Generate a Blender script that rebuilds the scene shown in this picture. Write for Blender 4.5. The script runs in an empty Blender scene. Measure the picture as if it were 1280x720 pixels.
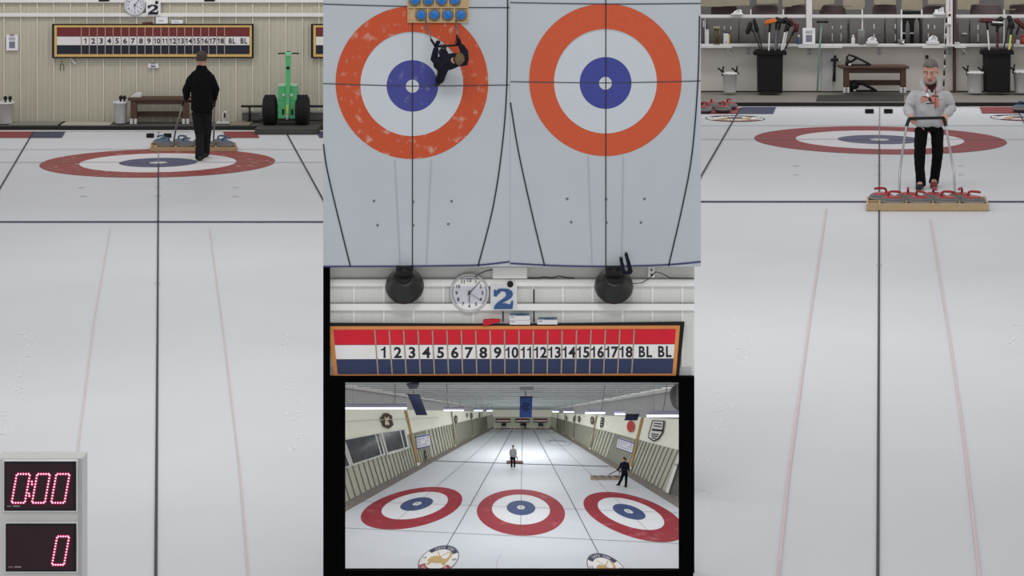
import bpy, bmesh, math, random
from mathutils import Vector, Matrix, noise
from mathutils.bvhtree import BVHTree
V = Vector
PI = math.pi
random.seed(7)
SC = bpy.context.scene
COL = SC.collection
FPX, CH, PY = 2800.0, 4.32, -140.0          # focal length (px), camera height, horizon row

def P(x, y, Y):
    return V(((x - 640) * Y / FPX, Y, CH - (y - PY) * Y / FPX))
def G(x, y, zf):
    return P(x, y, FPX * (CH - zf) / (y - PY))
def proj(p):
    return (640 + p.x * FPX / p.y, PY + (CH - p.z) * FPX / p.y)

# ------------------------------------------------------------------ materials
def lin(c):
    c = c / 255.0
    return c / 12.92 if c <= 0.04045 else ((c + 0.055) / 1.055) ** 2.4
def rgb(t):
    return (lin(t[0]), lin(t[1]), lin(t[2]), 1.0)
MATS = {}
def mat(name, col, rough=0.6, metal=0.0, spec=0.35, var=0.06, scale=9.0, emit=None, es=1.0, col2=None, lo=0.55, hi=0.62, alpha=1.0, trans=0.0, stretch=None):
    """procedural principled material; var = noise variation of the colour; col2 = second colour in worn patches"""
    if name in MATS: return MATS[name]
    m = bpy.data.materials.new(name); m.use_nodes = True
    nt = m.node_tree; b = nt.nodes['Principled BSDF']
    tc = nt.nodes.new('ShaderNodeTexCoord'); nz = nt.nodes.new('ShaderNodeTexNoise')
    nz.inputs['Scale'].default_value = scale; nz.inputs['Detail'].default_value = 4
    if stretch:
        mp = nt.nodes.new('ShaderNodeMapping'); mp.inputs['Scale'].default_value = stretch
        nt.links.new(tc.outputs['Object'], mp.inputs[0]); nt.links.new(mp.outputs[0], nz.inputs['Vector'])
    else:
        nt.links.new(tc.outputs['Object'], nz.inputs['Vector'])
    r = nt.nodes.new('ShaderNodeValToRGB'); c = rgb(col)
    if col2 is None:
        r.color_ramp.elements[0].position = 0.3; r.color_ramp.elements[1].position = 0.7
        r.color_ramp.elements[0].color = tuple(v * (1 - var) for v in c[:3]) + (1,)
        r.color_ramp.elements[1].color = tuple(min(1, v * (1 + var)) for v in c[:3]) + (1,)
    else:
        r.color_ramp.elements[0].position = lo; r.color_ramp.elements[1].position = hi
        r.color_ramp.elements[0].color = c; r.color_ramp.elements[1].color = rgb(col2)
    nt.links.new(nz.outputs[0], r.inputs[0]); nt.links.new(r.outputs[0], b.inputs['Base Color'])
    b.inputs['Roughness'].default_value = rough; b.inputs['Metallic'].default_value = metal
    b.inputs['Specular IOR Level'].default_value = spec
    if emit:
        b.inputs['Emission Color'].default_value = rgb(emit); b.inputs['Emission Strength'].default_value = es
    if trans:
        b.inputs['Transmission Weight'].default_value = trans; b.inputs['IOR'].default_value = 1.05
    if alpha < 1: b.inputs['Alpha'].default_value = alpha
    MATS[name] = m
    return m

# ------------------------------------------------------------------ mesh builder
class MB:
    def __init__(s, m=None):
        s.bm = bmesh.new(); s.mats = []; s.cur = 0
        if m: s.m(m)
    def m(s, m):
        if m not in s.mats: s.mats.append(m)
        s.cur = s.mats.index(m); return s
    def f(s, vs, smooth=False):
        try: fc = s.bm.faces.new(vs)
        except ValueError: return
        fc.material_index = s.cur; fc.smooth = smooth
    def loft(s, rings, caps=True, smooth=True, close=True):
        R = [[s.bm.verts.new(p) for p in r] for r in rings]
        n = len(R[0])
        for a, b in zip(R, R[1:]):
            for i in range(n if close else n - 1):
                j = (i + 1) % n
                s.f((a[i], a[j], b[j], b[i]), smooth)
        if caps:
            if len(R[0]) > 2: s.f(R[0][::-1]); s.f(R[-1])
        return s
    def prism(s, pts, vec):
        vec = V(vec); s.loft([pts, [V(p) + vec for p in pts]], smooth=False); return s
    def box(s, a, b):
        x0, y0, z0 = a; x1, y1, z1 = b
        s.loft([[V((x0,y0,z0)),V((x1,y0,z0)),V((x1,y1,z0)),V((x0,y1,z0))],
                [V((x0,y0,z1)),V((x1,y0,z1)),V((x1,y1,z1)),V((x0,y1,z1))]], smooth=False); return s
    def pb(s, x0, y0, x1, y1, Y, th):
        """box whose front face shows at x0..x1, y0..y1 of the view at distance Y; th thick, going away"""
        a = P(x0, y1, Y); b = P(x1, y0, Y)
        return s.box((a.x, Y, a.z), (b.x, Y + th, b.z))
    def pq(s, pts, Y, th):
        return s.prism([P(x, y, Y) for x, y in pts], (0, th, 0))
    def tube(s, pts, rad, lat=None, n=12, cap=0.5, smooth=True):
        """swept tube; rad = number or (a along lat, b) per point"""
        pts = [V(p) for p in pts]
        if not isinstance(rad, (list, tuple)): rad = [rad] * len(pts)
        rings = []
        L = None
        for i, p in enumerate(pts):
            t = (pts[min(i + 1, len(pts) - 1)] - pts[max(i - 1, 0)])
            if t.length < 1e-9: t = V((0, 0, 1))
            t.normalize()
            if lat is not None: l = V(lat)
            elif L is not None: l = L
            else: l = V((1, 0, 0)) if abs(t.x) < 0.8 else V((0, 1, 0))
            l = (l - t * l.dot(t))
            if l.length < 1e-6: l = V((0, 1, 0)) - t * t.y
            l.normalize(); L = l; b = t.cross(l)
            r = rad[i]; ra, rb = (r, r) if not isinstance(r, (list, tuple)) else r
            ring = lambda sc, off: [p + t * off + l * (ra * sc * math.cos(2*PI*k/n)) + b * (rb * sc * math.sin(2*PI*k/n)) for k in range(n)]
            if i == 0 and cap: rings += [ring(0.45, -min(ra, rb) * cap), ring(0.83, -min(ra, rb) * cap * 0.6)]
            rings.append(ring(1, 0))
            if i == len(pts) - 1 and cap: rings += [ring(0.83, min(ra, rb) * cap * 0.6), ring(0.45, min(ra, rb) * cap)]
        return s.loft(rings, smooth=smooth)
    def cyl(s, a, b, r0, r1=None, n=20):
        return s.tube([a, b], [r0, r0 if r1 is None else r1], n=n, cap=0)
    def lathe(s, c, prof, n=28, ax=None, lat=None):
        """prof = [(radius, height)], about the axis ax through c"""
        c = V(c); ax = V(ax or (0, 0, 1)); l = V(lat or ((1, 0, 0) if abs(ax.x) < .8 else (0, 0, 1))); l = (l - ax * l.dot(ax)).normalized(); b = ax.cross(l)
        rings = [[c + ax * h + l * (max(r, 1e-4) * math.cos(2*PI*k/n)) + b * (max(r, 1e-4) * math.sin(2*PI*k/n)) for k in range(n)] for r, h in prof]
        return s.loft(rings)
    def ell(s, c, r, u=8, n=14, fr=None):
        """ellipsoid; fr = (x, y, z) frame vectors"""
        c = V(c); X, Y, Z = fr or (V((1,0,0)), V((0,1,0)), V((0,0,1)))
        rings = []
        for i in range(u + 1):
            a = -PI/2 + PI * i / u; cr, h = max(math.cos(a), .02), math.sin(a)
            rings.append([c + Z * (r[2]*h) + X * (r[0]*cr*math.cos(2*PI*k/n)) + Y * (r[1]*cr*math.sin(2*PI*k/n)) for k in range(n)])
        return s.loft(rings)
    def text(s, txt, fmap, h, sx=1.0, off=0.012, center=True):
        """letters as flat faces; fmap(u, v) maps text space (u right, v up, cap height h) to a point"""
        cu = bpy.data.curves.new('t', 'FONT'); cu.body = txt; cu.size = 1; cu.offset = off; cu.resolution_u = 3
        o = bpy.data.objects.new('t', cu); COL.objects.link(o)
        dg = bpy.context.evaluated_depsgraph_get(); me = bpy.data.meshes.new_from_object(o.evaluated_get(dg))
        bpy.data.objects.remove(o); bpy.data.curves.remove(cu)
        k = h / 0.70
        xs = [v.co.x for v in me.vertices]; cx = (min(xs) + max(xs)) / 2 if center else min(xs)
        vs = [s.bm.verts.new(fmap((v.co.x - cx) * k * sx, v.co.y * k)) for v in me.vertices]
        for p in me.polygons: s.f([vs[i] for i in p.vertices])
        bpy.data.meshes.remove(me); return s
    def digits(s, txt, fmap, h, sx=1.0, off=.03):
        """bold board numerals, one by one, with a flagged 1"""
        adv = {'1': .46, 'B': .66, 'L': .56}; ws = [adv.get(c, .60)*h/.70*sx for c in txt]; x = -sum(ws)/2
        for c, w in zip(txt, ws):
            xc = x + w/2; x += w
            if c == '1':
                k = h/.70; pts = [(.02,-off), (.15,-off), (.15,.7+off), (.05,.7+off), (.0,.61), (-.14,.56), (-.14,.45), (.02,.50)]
                s.f([s.bm.verts.new(fmap(xc + (u-.02)*k*sx, v*k)) for u, v in pts])
            else: s.text(c, (lambda q: (lambda u, v: fmap(q + u, v)))(xc), h, sx, off)
        return s
    def disc(s, fmap, r0, r1, n=64, a0=0.0, a1=2*PI):
        """flat annulus or disc through fmap(u, v)"""
        full = abs(a1 - a0 - 2*PI) < 1e-6; k = n if full else n + 1
        A = [a0 + (a1 - a0) * i / n for i in range(k)]
        out = [s.bm.verts.new(fmap(r1 * math.cos(a), r1 * math.sin(a))) for a in A]
        if r0 <= 0:
            s.f(out); return s
        inn = [s.bm.verts.new(fmap(r0 * math.cos(a), r0 * math.sin(a))) for a in A]
        for i in range(n):
            j = (i + 1) % k
            s.f((inn[i], out[i], out[j], inn[j]))
        return s

def tags(o, label=None, cat=None, group=None, kind=None):
    if label: o['label'] = label
    if cat: o['category'] = cat
    if group: o['group'] = group
    if kind: o['kind'] = kind
    return o

def thing(name, label, cat, loc, group=None):
    o = bpy.data.objects.new(name, None); COL.objects.link(o); o.location = loc
    o.empty_display_size = 0.1
    return tags(o, label, cat, group)

def rootpos(o):
    p = V((0, 0, 0))
    while o is not None: p += o.location; o = o.parent
    return p

def build(mb, name, parent=None, label=None, cat=None, group=None, kind=None, bev=0, voxel=0, smooth=0, fold=None, base=True, sub=0):
    bm = mb.bm
    bmesh.ops.recalc_face_normals(bm, faces=bm.faces[:])
    off = V((0, 0, 0))
    if parent is not None: off = rootpos(parent)
    elif base and kind != 'structure' and len(bm.verts):
        xs = [v.co for v in bm.verts]
        off = V(((min(p.x for p in xs)+max(p.x for p in xs))/2, (min(p.y for p in xs)+max(p.y for p in xs))/2, min(p.z for p in xs)))
    me = bpy.data.meshes.new(name)
    bmesh.ops.translate(bm, verts=bm.verts[:], vec=-off)
    bm.to_mesh(me); bm.free()
    for m in mb.mats: me.materials.append(m)
    o = bpy.data.objects.new(name, me); COL.objects.link(o)
    if voxel:
        md = o.modifiers.new('r', 'REMESH'); md.mode = 'VOXEL'; md.voxel_size = voxel; md.use_smooth_shade = True
        if smooth:
            sm = o.modifiers.new('s', 'SMOOTH'); sm.iterations = smooth; sm.factor = 0.5
        dg = bpy.context.evaluated_depsgraph_get()
        me2 = bpy.data.meshes.new_from_object(o.evaluated_get(dg)); me2.name = name
        o.modifiers.clear(); o.data = me2; bpy.data.meshes.remove(me)
        me2.materials.clear()
        for m in mb.mats: me2.materials.append(m)
        for p in me2.polygons: p.use_smooth = True; p.material_index = 0
        if fold:
            amp, fr = fold
            nr = [v.normal.copy() for v in me2.vertices]
            for v, nn in zip(me2.vertices, nr):
                q = v.co * fr
                k = noise.noise(V((q.x * 1.3, q.y * 1.3, q.z * 0.8 + q.x * .5))) + .5 * noise.noise(q * 2.3)
                v.co += nn * (amp * k)
    o.parent = parent; o.location = off if parent is None else (0, 0, 0)
    if bev:
        b = o.modifiers.new('b', 'BEVEL'); b.width = bev; b.segments = 2; b.limit_method = 'ANGLE'
    if sub:
        b = o.modifiers.new('sub', 'SUBSURF'); b.levels = sub; b.render_levels = sub
    return tags(o, label, cat, group, kind)

def dup(root, loc, label=None, rotz=None, scale=None, group=None, cat=None):
    r = root.copy(); COL.objects.link(r); r.location = loc
    if rotz is not None: r.rotation_euler = (0, 0, rotz)
    if scale is not None: r.scale = (scale,) * 3
    if label: r['label'] = label
    if group: r['group'] = group
    for ch in list(root.children):
        c = ch.copy(); COL.objects.link(c); c.parent = r
        for g in list(ch.children):
            d = g.copy(); COL.objects.link(d); d.parent = c
    return r

def gline(mb, pts, w, zf, dz=0.0):
    """painted line on the level at zf through view points; w in metres"""
    q = [G(x, y, zf) for x, y in pts]
    line3(mb, q, w, V((0, 0, 1)), dz)
def line3(mb, q, w, n, dz=0.0):
    L = []; R = []
    for i, p in enumerate(q):
        t = (q[min(i+1, len(q)-1)] - q[max(i-1, 0)]).normalized(); l = n.cross(t) * (w / 2)
        L.append(mb.bm.verts.new(p + l + n * dz)); R.append(mb.bm.verts.new(p - l + n * dz))
    for i in range(len(q) - 1): mb.f((L[i], R[i], R[i+1], L[i+1]))
def gquad(mb, pts, zf, dz=0.0):
    mb.f([mb.bm.verts.new(G(x, y, zf) + V((0, 0, dz))) for x, y in pts])

# common materials
ice = mat('ice', (206, 207, 211), rough=.5, spec=.15, var=.03, scale=.6)
ice_dim = mat('overhead_ice', (190, 197, 203), rough=.5, spec=.15, var=.03, scale=3)
paint_red = mat('ring_red', (146, 72, 69), rough=.5, spec=.15, scale=7, col2=(196, 160, 160), lo=.60, hi=.70)
paint_red2 = mat('ring_red_clean', (143, 58, 62), rough=.5, spec=.15)
paint_blue = mat('ring_blue', (84, 88, 116), rough=.5, spec=.15)
paint_white = mat('ring_white', (222, 219, 222), rough=.5, spec=.15, var=.02)
line_black = mat('line_black', (38, 40, 46), rough=.6)
line_grey = mat('line_grey', (128, 130, 134), rough=.6)
line_blue = mat('line_blue', (44, 52, 92), rough=.6)
line_pink = mat('line_pink', (206, 186, 188), rough=.6)
black = mat('black_plastic', (14, 14, 15), rough=.5)
rubber = mat('black_rubber', (15, 15, 15), rough=.8, var=.2, scale=60)
white = mat('white_paint', (228, 226, 222), rough=.5, var=.02)
plastic_w = mat('white_plastic', (205, 204, 204), rough=.45, var=.03)
paper = mat('paper', (232, 231, 234), rough=.8, var=.02)
ink = mat('ink', (40, 42, 48), rough=.7)
ink_soft = mat('printed_grey', (120, 122, 140), rough=.7)
wood_light = mat('pine_board', (190, 164, 128), rough=.6, var=.12, scale=14, stretch=(1, 8, 8))
wood_dark = mat('dark_bench_wood', (80, 58, 46), rough=.6, var=.25, scale=14, stretch=(1, 8, 8))
metal = mat('brushed_metal', (165, 165, 165), rough=.35, metal=.8)
granite = mat('granite', (98, 96, 95), rough=.45, var=.35, scale=90)
# =================================================================== LEFT SHEET (scoreboard end)
ZL = 0.0
RIBC = {'beige_siding': (194, 189, 172), 'grey_siding': (228, 228, 224)}
def siding(name, x0, x1, y0, y1, Y, period, phase, mt, kind='structure', dep=.03, **k):
    """ribbed steel siding with broad ribs every period (view px at Y) and two fine ribs between"""
    s = Y / FPX; mb = MB(mt); pr = []
    n0 = int((x0 - phase) // period); x = phase + n0 * period
    while x < x1 + period:
        for dx, d in ((0, 1), (.055, 1), (.10, 0), (.32, 0), (.34, .3), (.38, .3), (.40, 0), (.62, 0), (.64, .3), (.68, .3), (.70, 0), (.95, 0)):
            q = x + dx * period
            if x0 <= q <= x1: pr.append((q, d * dep))
        x += period
    pr = [(x0, 0)] + pr + [(x1, 0)]
    za = P(0, y1, Y).z; zb = P(0, y0, Y).z
    lo = [V(((q - 640) * s, Y - d, za)) for q, d in pr]; hi = [V(((q - 640) * s, Y - d, zb)) for q, d in pr]
    mb.loft([lo, hi], caps=False, smooth=False, close=False)
    mb.bm.faces.ensure_lookup_table(); mb.m(mat('rib_' + mt.name, tuple(min(255, int(c*1.13 + 6)) for c in RIBC[mt.name]), rough=.5, var=.02))
    for i in range(len(pr) - 1):
        if pr[i][1] == 1*dep and pr[i+1][1] == 1*dep: mb.bm.faces[i].material_index = mb.cur
    mb.loft([[V((lo[0].x, Y + .05, za)), V((lo[-1].x, Y + .05, za))], [V((lo[0].x, Y + .05, zb)), V((lo[-1].x, Y + .05, zb))]], caps=False, smooth=False, close=False)
    return build(mb, name, kind=kind, **k)

def house(mb, c, ra, mr, mblue, mw, z, dz=.004):
    fm = lambda k: (lambda u, v: V((c.x + u, c.y + v, z + k * dz)))
    mb.m(mr).disc(fm(1), 1.22 * ra, 1.83 * ra, 96)
    mb.m(mw).disc(fm(1), .61 * ra, 1.22 * ra, 80)
    mb.m(mblue).disc(fm(1), .14 * ra, .61 * ra, 64)
    mb.m(mw).disc(fm(1), 0, .14 * ra, 32)

def crest_paint(mb, fm, stone_mark=True):
    """club crest painted on the ice: blue arc above, red arc below, gold hook of land, stone and brooms"""
    cw = mat('crest_white', (224, 222, 220)); cb = mat('crest_blue', (44, 50, 78)); cr = mat('crest_red', (150, 44, 48)); cg = mat('crest_gold', (190, 160, 105)); cn = mat('crest_navy', (40, 60, 120))
    l = lambda k: (lambda u, v: fm(u, v, k))
    mb.m(ink).disc(l(1), .96, 1.0, 64); mb.m(cw).disc(l(1), 0, .96, 64)
    mb.m(cb).disc(l(2), .68, .95, 32, PI*.17, PI*.83); mb.m(cr).disc(l(2), .68, .95, 32, PI*1.17, PI*1.83)
    land = [(-.58,-.12),(-.48,.10),(-.30,.20),(-.05,.16),(.12,.05),(.30,.0),(.42,.10),(.44,.30),(.38,.46),(.46,.52),(.56,.40),(.58,.12),(.50,-.18),(.36,-.36),(.20,-.28),(-.05,-.30),(-.30,-.26),(-.5,-.24)]
    mb.m(cg); mb.f([mb.bm.verts.new(l(2)(u, v)) for u, v in land])
    for sg in (1, -1):
        mb.m(cg); mb.f([mb.bm.verts.new(l(3)(sg*u, v)) for u, v in ((-.36,.50),(-.32,.52),(.30,-.20),(.26,-.24))])
        mb.f([mb.bm.verts.new(l(3)(sg*u, v)) for u, v in ((.22,-.22),(.32,-.16),(.52,-.38),(.40,-.46))])
    if stone_mark: mb.m(cn).disc(lambda u, v: l(4)(u * 1.3, v * .8 + .12), 0, .2, 24)
    for t, r, up in (('CAPE COD', .75, 1), ('CURLING CLUB', .88, -1)):
        n = len(t); w = .72 * PI * .62 / 8 * 8 / n * (1.0 if up > 0 else 1.25)
        for i, ch in enumerate(t):
            if ch == ' ': continue
            a = PI/2 - (i - (n-1)/2) * w if up > 0 else -PI/2 + (i - (n-1)/2) * w
            ra = a - PI/2 if up > 0 else a + PI/2
            cx, cy = r * math.cos(a), r * math.sin(a)
            mb.m(cw).text(ch, lambda u, v: l(3)(cx + u*math.cos(ra) - v*math.sin(ra), cy + u*math.sin(ra) + v*math.cos(ra)), .13)
    mb.m(cb).text('19', lambda u, v: l(3)(u - .80, v - .08), .16); mb.text('69', lambda u, v: l(3)(u + .80, v - .08), .16)

frost = mat('frost', (246, 246, 250), rough=.6, var=.01)
def scuffs(mb, spots, zf, seed):
    """short white frost scratches on the ice"""
    rnd = random.Random(seed); mb.m(frost)
    for cx, cy, w, h, n in spots:
        for i in range(n):
            x = rnd.gauss(cx, w); y = rnd.gauss(cy, h); a = rnd.uniform(-.9, .9) + (PI/2 if rnd.random() < .6 else 0); L = rnd.uniform(1.0, 3.6); k = rnd.uniform(.25, .6)
            dx, dy = math.cos(a)*L, math.sin(a)*L
            q = [G(x - dx, y - dy, zf), G(x + dy*k*.3, y - dx*k*.3, zf), G(x + dx, y + dy, zf), G(x - dy*k*.3, y + dx*k*.3, zf)]
            mb.f([mb.bm.verts.new(p + V((0, 0, .004))) for p in q])
YWL = 40.66
wall_beige = mat('beige_siding', (190, 185, 168), rough=.55, var=.03, scale=2)
siding('wall_back', -130, 660, -40, 153, YWL, 20.7, 5.0, wall_beige)
# rails along the wall
mb = MB(white); mb.pb(-130, -3, 660, 3.2, YWL - .06, .05); build(mb, 'trim_1', kind='structure')
mb = MB(white); mb.pb(-130, 16.2, 660, 20.8, YWL - .06, .05); build(mb, 'trim_2', kind='structure')
# platform behind the ice
plat = mat('platform_grey', (92, 90, 86), rough=.8, var=.12)
mb = MB(plat)
a = P(-130, 0, 39.97); b = P(660, 0, 39.97)
mb.box((a.x, 39.97, 0), (b.x, YWL + .06, .075))
mb.m(mat('platform_black', (26, 26, 27), rough=.7)); mb.box((a.x, 39.93, 0), (b.x, 39.97, .072))
build(mb, 'floor_platform', kind='structure')
# ice
mb = MB(ice)
top = [(-130, 164.2), (640, 164.2), (428, 790), (-130, 790)]
mb.prism([G(x, y, ZL) for x, y in top], (0, 0, -.08))
mb.m(white); gquad(mb, [(-130, 163.2), (640, 163.2), (640, 164.8), (-130, 164.8)], 0.0, .006)
ctee = G(197.8, 203.4, ZL)
house(mb, ctee, 1.0, paint_red, paint_blue, paint_white, ZL)
mb.m(line_black); gline(mb, [(198.0, 205), (197.0, 400), (194.3, 790)], .020, ZL, .012)
mb.m(line_grey); gline(mb, [(198.2, 165), (198.0, 205)], .014, ZL, .012)
gline(mb, [(-130, 203.4), (640, 203.4)], .03, ZL, .012)
gline(mb, [(-130, 187.2), (640, 187.2)], .03, ZL, .012)
mb.m(line_blue); gline(mb, [(-130, 278), (640, 278)], .085, ZL, .012)
mb.m(line_black); gline(mb, [(42, 165), (0, 236), (-60, 338)], .024, ZL, .012); gline(mb, [(358, 167), (402.5, 248), (470, 372)], .024, ZL, .012)
mb.m(mat('panel_red', (135, 58, 60))); gquad(mb, [(-60, 164.8), (41, 164.8), (36.5, 172.6), (-60, 172.6)], ZL, .008); gquad(mb, [(279, 164.8), (319.5, 164.8), (324.5, 172.6), (281.5, 172.6)], ZL, .008)
mb.m(mat('panel_blue', (62, 66, 92))); gquad(mb, [(41.5, 164.8), (82, 164.8), (77.5, 172.6), (37, 172.6)], ZL, .008); gquad(mb, [(396, 164.8), (450, 164.8), (455, 172.6), (399, 172.6)], ZL, .008)
mb.m(line_pink); gline(mb, [(138, 285), (118, 400), (94, 590), (84, 790)], .011, ZL, .011); gline(mb, [(262, 285), (281, 430), (300, 590), (316, 790)], .011, ZL, .011)
mb.m(line_grey)
for x, y in ((102, 235), (197.5, 235), (294.5, 235), (104, 246), (197.5, 246), (294, 246)): gline(mb, [(x - 4, y), (x + 4, y)], .03, ZL, .011)
mb.m(mat('line_red', (150, 90, 90))); gline(mb, [(193, 355), (201, 355)], .02, ZL, .013)
scuffs(mb, [(36, 430, 5, 12, 22), (22, 478, 6, 16, 34), (10, 540, 6, 14, 20), (356, 438, 5, 9, 22), (366, 490, 6, 18, 40), (372, 545, 7, 14, 18)], ZL, 3)
build(mb, 'floor', kind='structure')

# ---- scoreboards
def scoreboard(label, Q, Y, th, u0, u1, cols, group=None, full=True, txth=.62, outer=None):
    """Q(u, v) -> view point on the panel area, u 0..1 right, v 0..1 down; cols = red, white, blue, trim, frame"""
    red, wh, blu, trim, frm = cols
    c = P(*Q(.5, 1), Y); root = thing('scoreboard', label, 'scoreboard', c, group)
    q = lambda u0, v0, u1, v1: [Q(u0, v0), Q(u1, v0), Q(u1, v1), Q(u0, v1)]
    mb = MB(frm); mb.pq(outer or q(-.0245, -.125, 1.02, 1.145), Y, th); build(mb, 'frame', root)
    def border(m, e0, e1, Yf, nm):
        mb = MB(m); (a, b, c_, d), (e, f_, g, h) = e0, e1
        mb.pq(q(a, b, c_, f_), Yf, th*.4); mb.pq(q(a, h, c_, d), Yf, th*.4); mb.pq(q(a, f_, e, h), Yf, th*.4); mb.pq(q(g, f_, c_, h), Yf, th*.4); build(mb, nm, root)
    border(trim, (-.013, -.075, 1.011, 1.095), (0, 0, 1, 1), Y - th*.3, 'trim')
    for nm, m, v0, v1 in (('red_panel', red, 0, .335), ('white_panel', wh, .345, .66), ('blue_panel', blu, .67, 1)):
        mb = MB(m); mb.pq(q(0, v0, 1, v1), Y - th*.12, th*.3); build(mb, nm, root)
    for i in range(19):
        u = u0 + (u1 - u0) * i / 18
        mb = MB(trim if i and False else mat('divider_' + trim.name, (170, 158, 140))); mb.pq(q(u - .0019, 0, u + .0019, 1), Y - th*.3, th*.2); build(mb, 'divider', root)
    lab = [(str(i + 1), u0 + (u1 - u0) * (i + .5) / 18) for i in range(18)] + [('BL', u1 + (1 - u1) * .30), ('BL', u1 + (1 - u1) * .77)]
    for t, u in lab:
        mb = MB(ink); x0, y0 = Q(u, .5); x1, y1 = Q(u, .345); x2, y2 = Q(u, .66); hpx = (y2 - y1) * txth
        mb.digits(t, lambda a, b: P(x0 + a, (y1 + y2) / 2 + hpx / 2 - b, Y - th*.17), hpx, sx=1.06 if len(t) == 1 else .80 if t == 'BL' else .93, off=.03)
        build(mb, 'numeral' if t != 'BL' else 'lettering', root)
    return root
colsL = (mat('board_red', (112, 44, 46)), mat('board_white', (226, 223, 222), var=.02), mat('board_blue', (30, 34, 50)), mat('board_gold', (208, 172, 104)), black)
QL = lambda u, v: (71 + u * 241, 34.2 + v * 33.6)
sbL = scoreboard('wide red white and blue end scoreboard on beige siding above the man in black', QL, YWL - .09, .05, .127, .870, colsL, 'scoreboards on the beige wall')
dx = 323.6 * (YWL - .09) / FPX
dup(sbL, sbL.location + V((dx, 0, 0)), 'scoreboard cut off at the right end of the beige wall, beside the green machine')

# ---- wall items
def clock(x, y, r, Y, label, hands, size=1):
    c = P(x, y, Y); s = Y / FPX; R = r * s
    root = thing('wall_clock', label, 'clock', c - V((0, 0, R)))
    F = lambda k: (lambda u, v: V((c.x + u, Y - k, c.z + v)))
    mb = MB(plastic_w); mb.lathe(c + V((0, .02, 0)), [(R*.9, 0), (R*.98, .3*R*.3), (R, R*.12), (R*.95, R*.18), (R*.86, R*.16), (R*.84, R*.10), (0, R*.10)], 48, ax=(0, -1, 0)); build(mb, 'rim', root)
    fy = R*.10 - .02
    mb = MB(mat('clock_face', (214, 214, 224), var=.02)); mb.disc(F(fy + .002), 0, R*.84, 48); build(mb, 'face', root)
    mb = MB(ink); mb.disc(F(fy + .003), R*.825, R*.855, 48)
    for h in range(1, 13):
        a = PI/2 - h * PI/6; px, pv = math.cos(a) * R*.64, math.sin(a) * R*.64
        mb.text(str(h), lambda u, v: F(fy + .004)(px + u, pv + v - R*.085), R*.17, off=.02)
    build(mb, 'numerals', root)
    for nm, ang, ln, w in hands:
        mb = MB(black); d = V((math.sin(ang), 0, math.cos(ang))); n = V((d.z, 0, -d.x)); o = c + V((0, -fy - .008, 0))
        mb.prism([o - d*R*.14 + n*w*R, o - d*R*.14 - n*w*R, o + d*ln*R - n*w*R*.6, o + d*ln*R + n*w*R*.6], (0, .003, 0)); build(mb, nm, root)
    return root
HANDS = [('hour_hand', math.radians(183), .48, .022), ('minute_hand', math.radians(44), .70, .018), ('second_hand', math.radians(120), .6, .006)]
clock(168.5, 6.5, 13.2, YWL - .08, 'round white wall clock on the beige wall above the shorter left scoreboard', [('hour_hand', math.radians(183), .45, .03), ('minute_hand', math.radians(40), .72, .025), ('second_hand', math.radians(120), .5, .008)])

TWO = [(.03,.62),(.03,.94),(.10,.94),(.14,.88),(.25,.98),(.45,1.0),(.70,.98),(.88,.88),(.93,.72),(.86,.56),(.68,.43),(.45,.32),(.37,.24),(.55,.29),(.75,.22),(.82,.26),(.86,.40),(.94,.40),(.93,.20),(.90,0),(.03,0),(.05,.14),(.18,.30),(.40,.46),(.56,.58),(.62,.72),(.56,.84),(.44,.88),(.34,.84),(.28,.74),(.20,.72),(.18,.62)]
def sign2(x0, y0, x1, y1, Y, label, col, knob=True):
    root = thing('number_sign', label, 'sign', P((x0+x1)/2, y1, Y))
    mb = MB(mat('sign_white', (226, 228, 230))); mb.pb(x0, y0, x1, y1, Y, .03); build(mb, 'plate', root)
    w, h = x1 - x0, y1 - y0
    mb = MB(col); mb.pq([(x0 + w*(.10 + .80*u), y1 - h*(.05 + .78*v)) for u, v in TWO], Y - .006, .012); build(mb, 'numeral', root)
    if knob:
        c = P(x0 + w*.74, y0 - h*.0 + h*.01, Y); r = w*.12*Y/FPX
        mb = MB(black); mb.lathe(c, [(0, r*.6), (r*.7, r*.5), (r, 0), (r, -.01)], 20, ax=(0, -1, 0)); build(mb, 'knob', root)
sign2(182.5, 3, 200.5, 19, YWL - .09, 'small white sign with a dark 2 beside the clock on the beige wall', mat('sign_ink', (24, 28, 40)), True)

def sheet_of_paper(name, x0, y0, x1, y1, Y, label, cat, clip=True, rows=3, group=None):
    root = thing(name, label, cat, P((x0+x1)/2, y1, Y), group); w, h = x1-x0, y1-y0
    mb = MB(paper); mb.pb(x0, y0, x1, y1, Y, .052); build(mb, 'page', root)
    mb = MB(ink_soft)
    for i in range(rows): mb.pb(x0 + w*.22, y0 + h*(.16 + .07*i), x1 - w*.22, y0 + h*(.19 + .07*i), Y - .003, .005)
    mb.pb(x0 + w*.25, y0 + h*.42, x1 - w*.25, y0 + h*.85, Y - .003, .005); build(mb, 'printing', root)
    if clip:
        mb = MB(metal); c = P((x0+x1)/2, y0, Y); k = Y/FPX; mb.pb(x0 + w*.3, y0 - h*.02, x1 - w*.3, y0 + h*.06, Y - .008, .02); mb.tube([c + V((w*.14*k*math.cos(t), -.01, abs(w*.16*k*math.sin(t)))) for t in [i*PI/8 for i in range(9)]], .006, n=6); build(mb, 'clip', root)
    return root
sheet_of_paper('clipboard', 7.8, 44, 22.3, 63, YWL - .05, 'white clipboard with printed page hanging alone at far left of the beige wall', 'clipboard')
sheet_of_paper('notice', 185.2, 79.5, 197.8, 85, YWL - .05, 'small white box label hung under the scoreboard numbers 10 and 11', 'notice', clip=True, rows=1)
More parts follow.
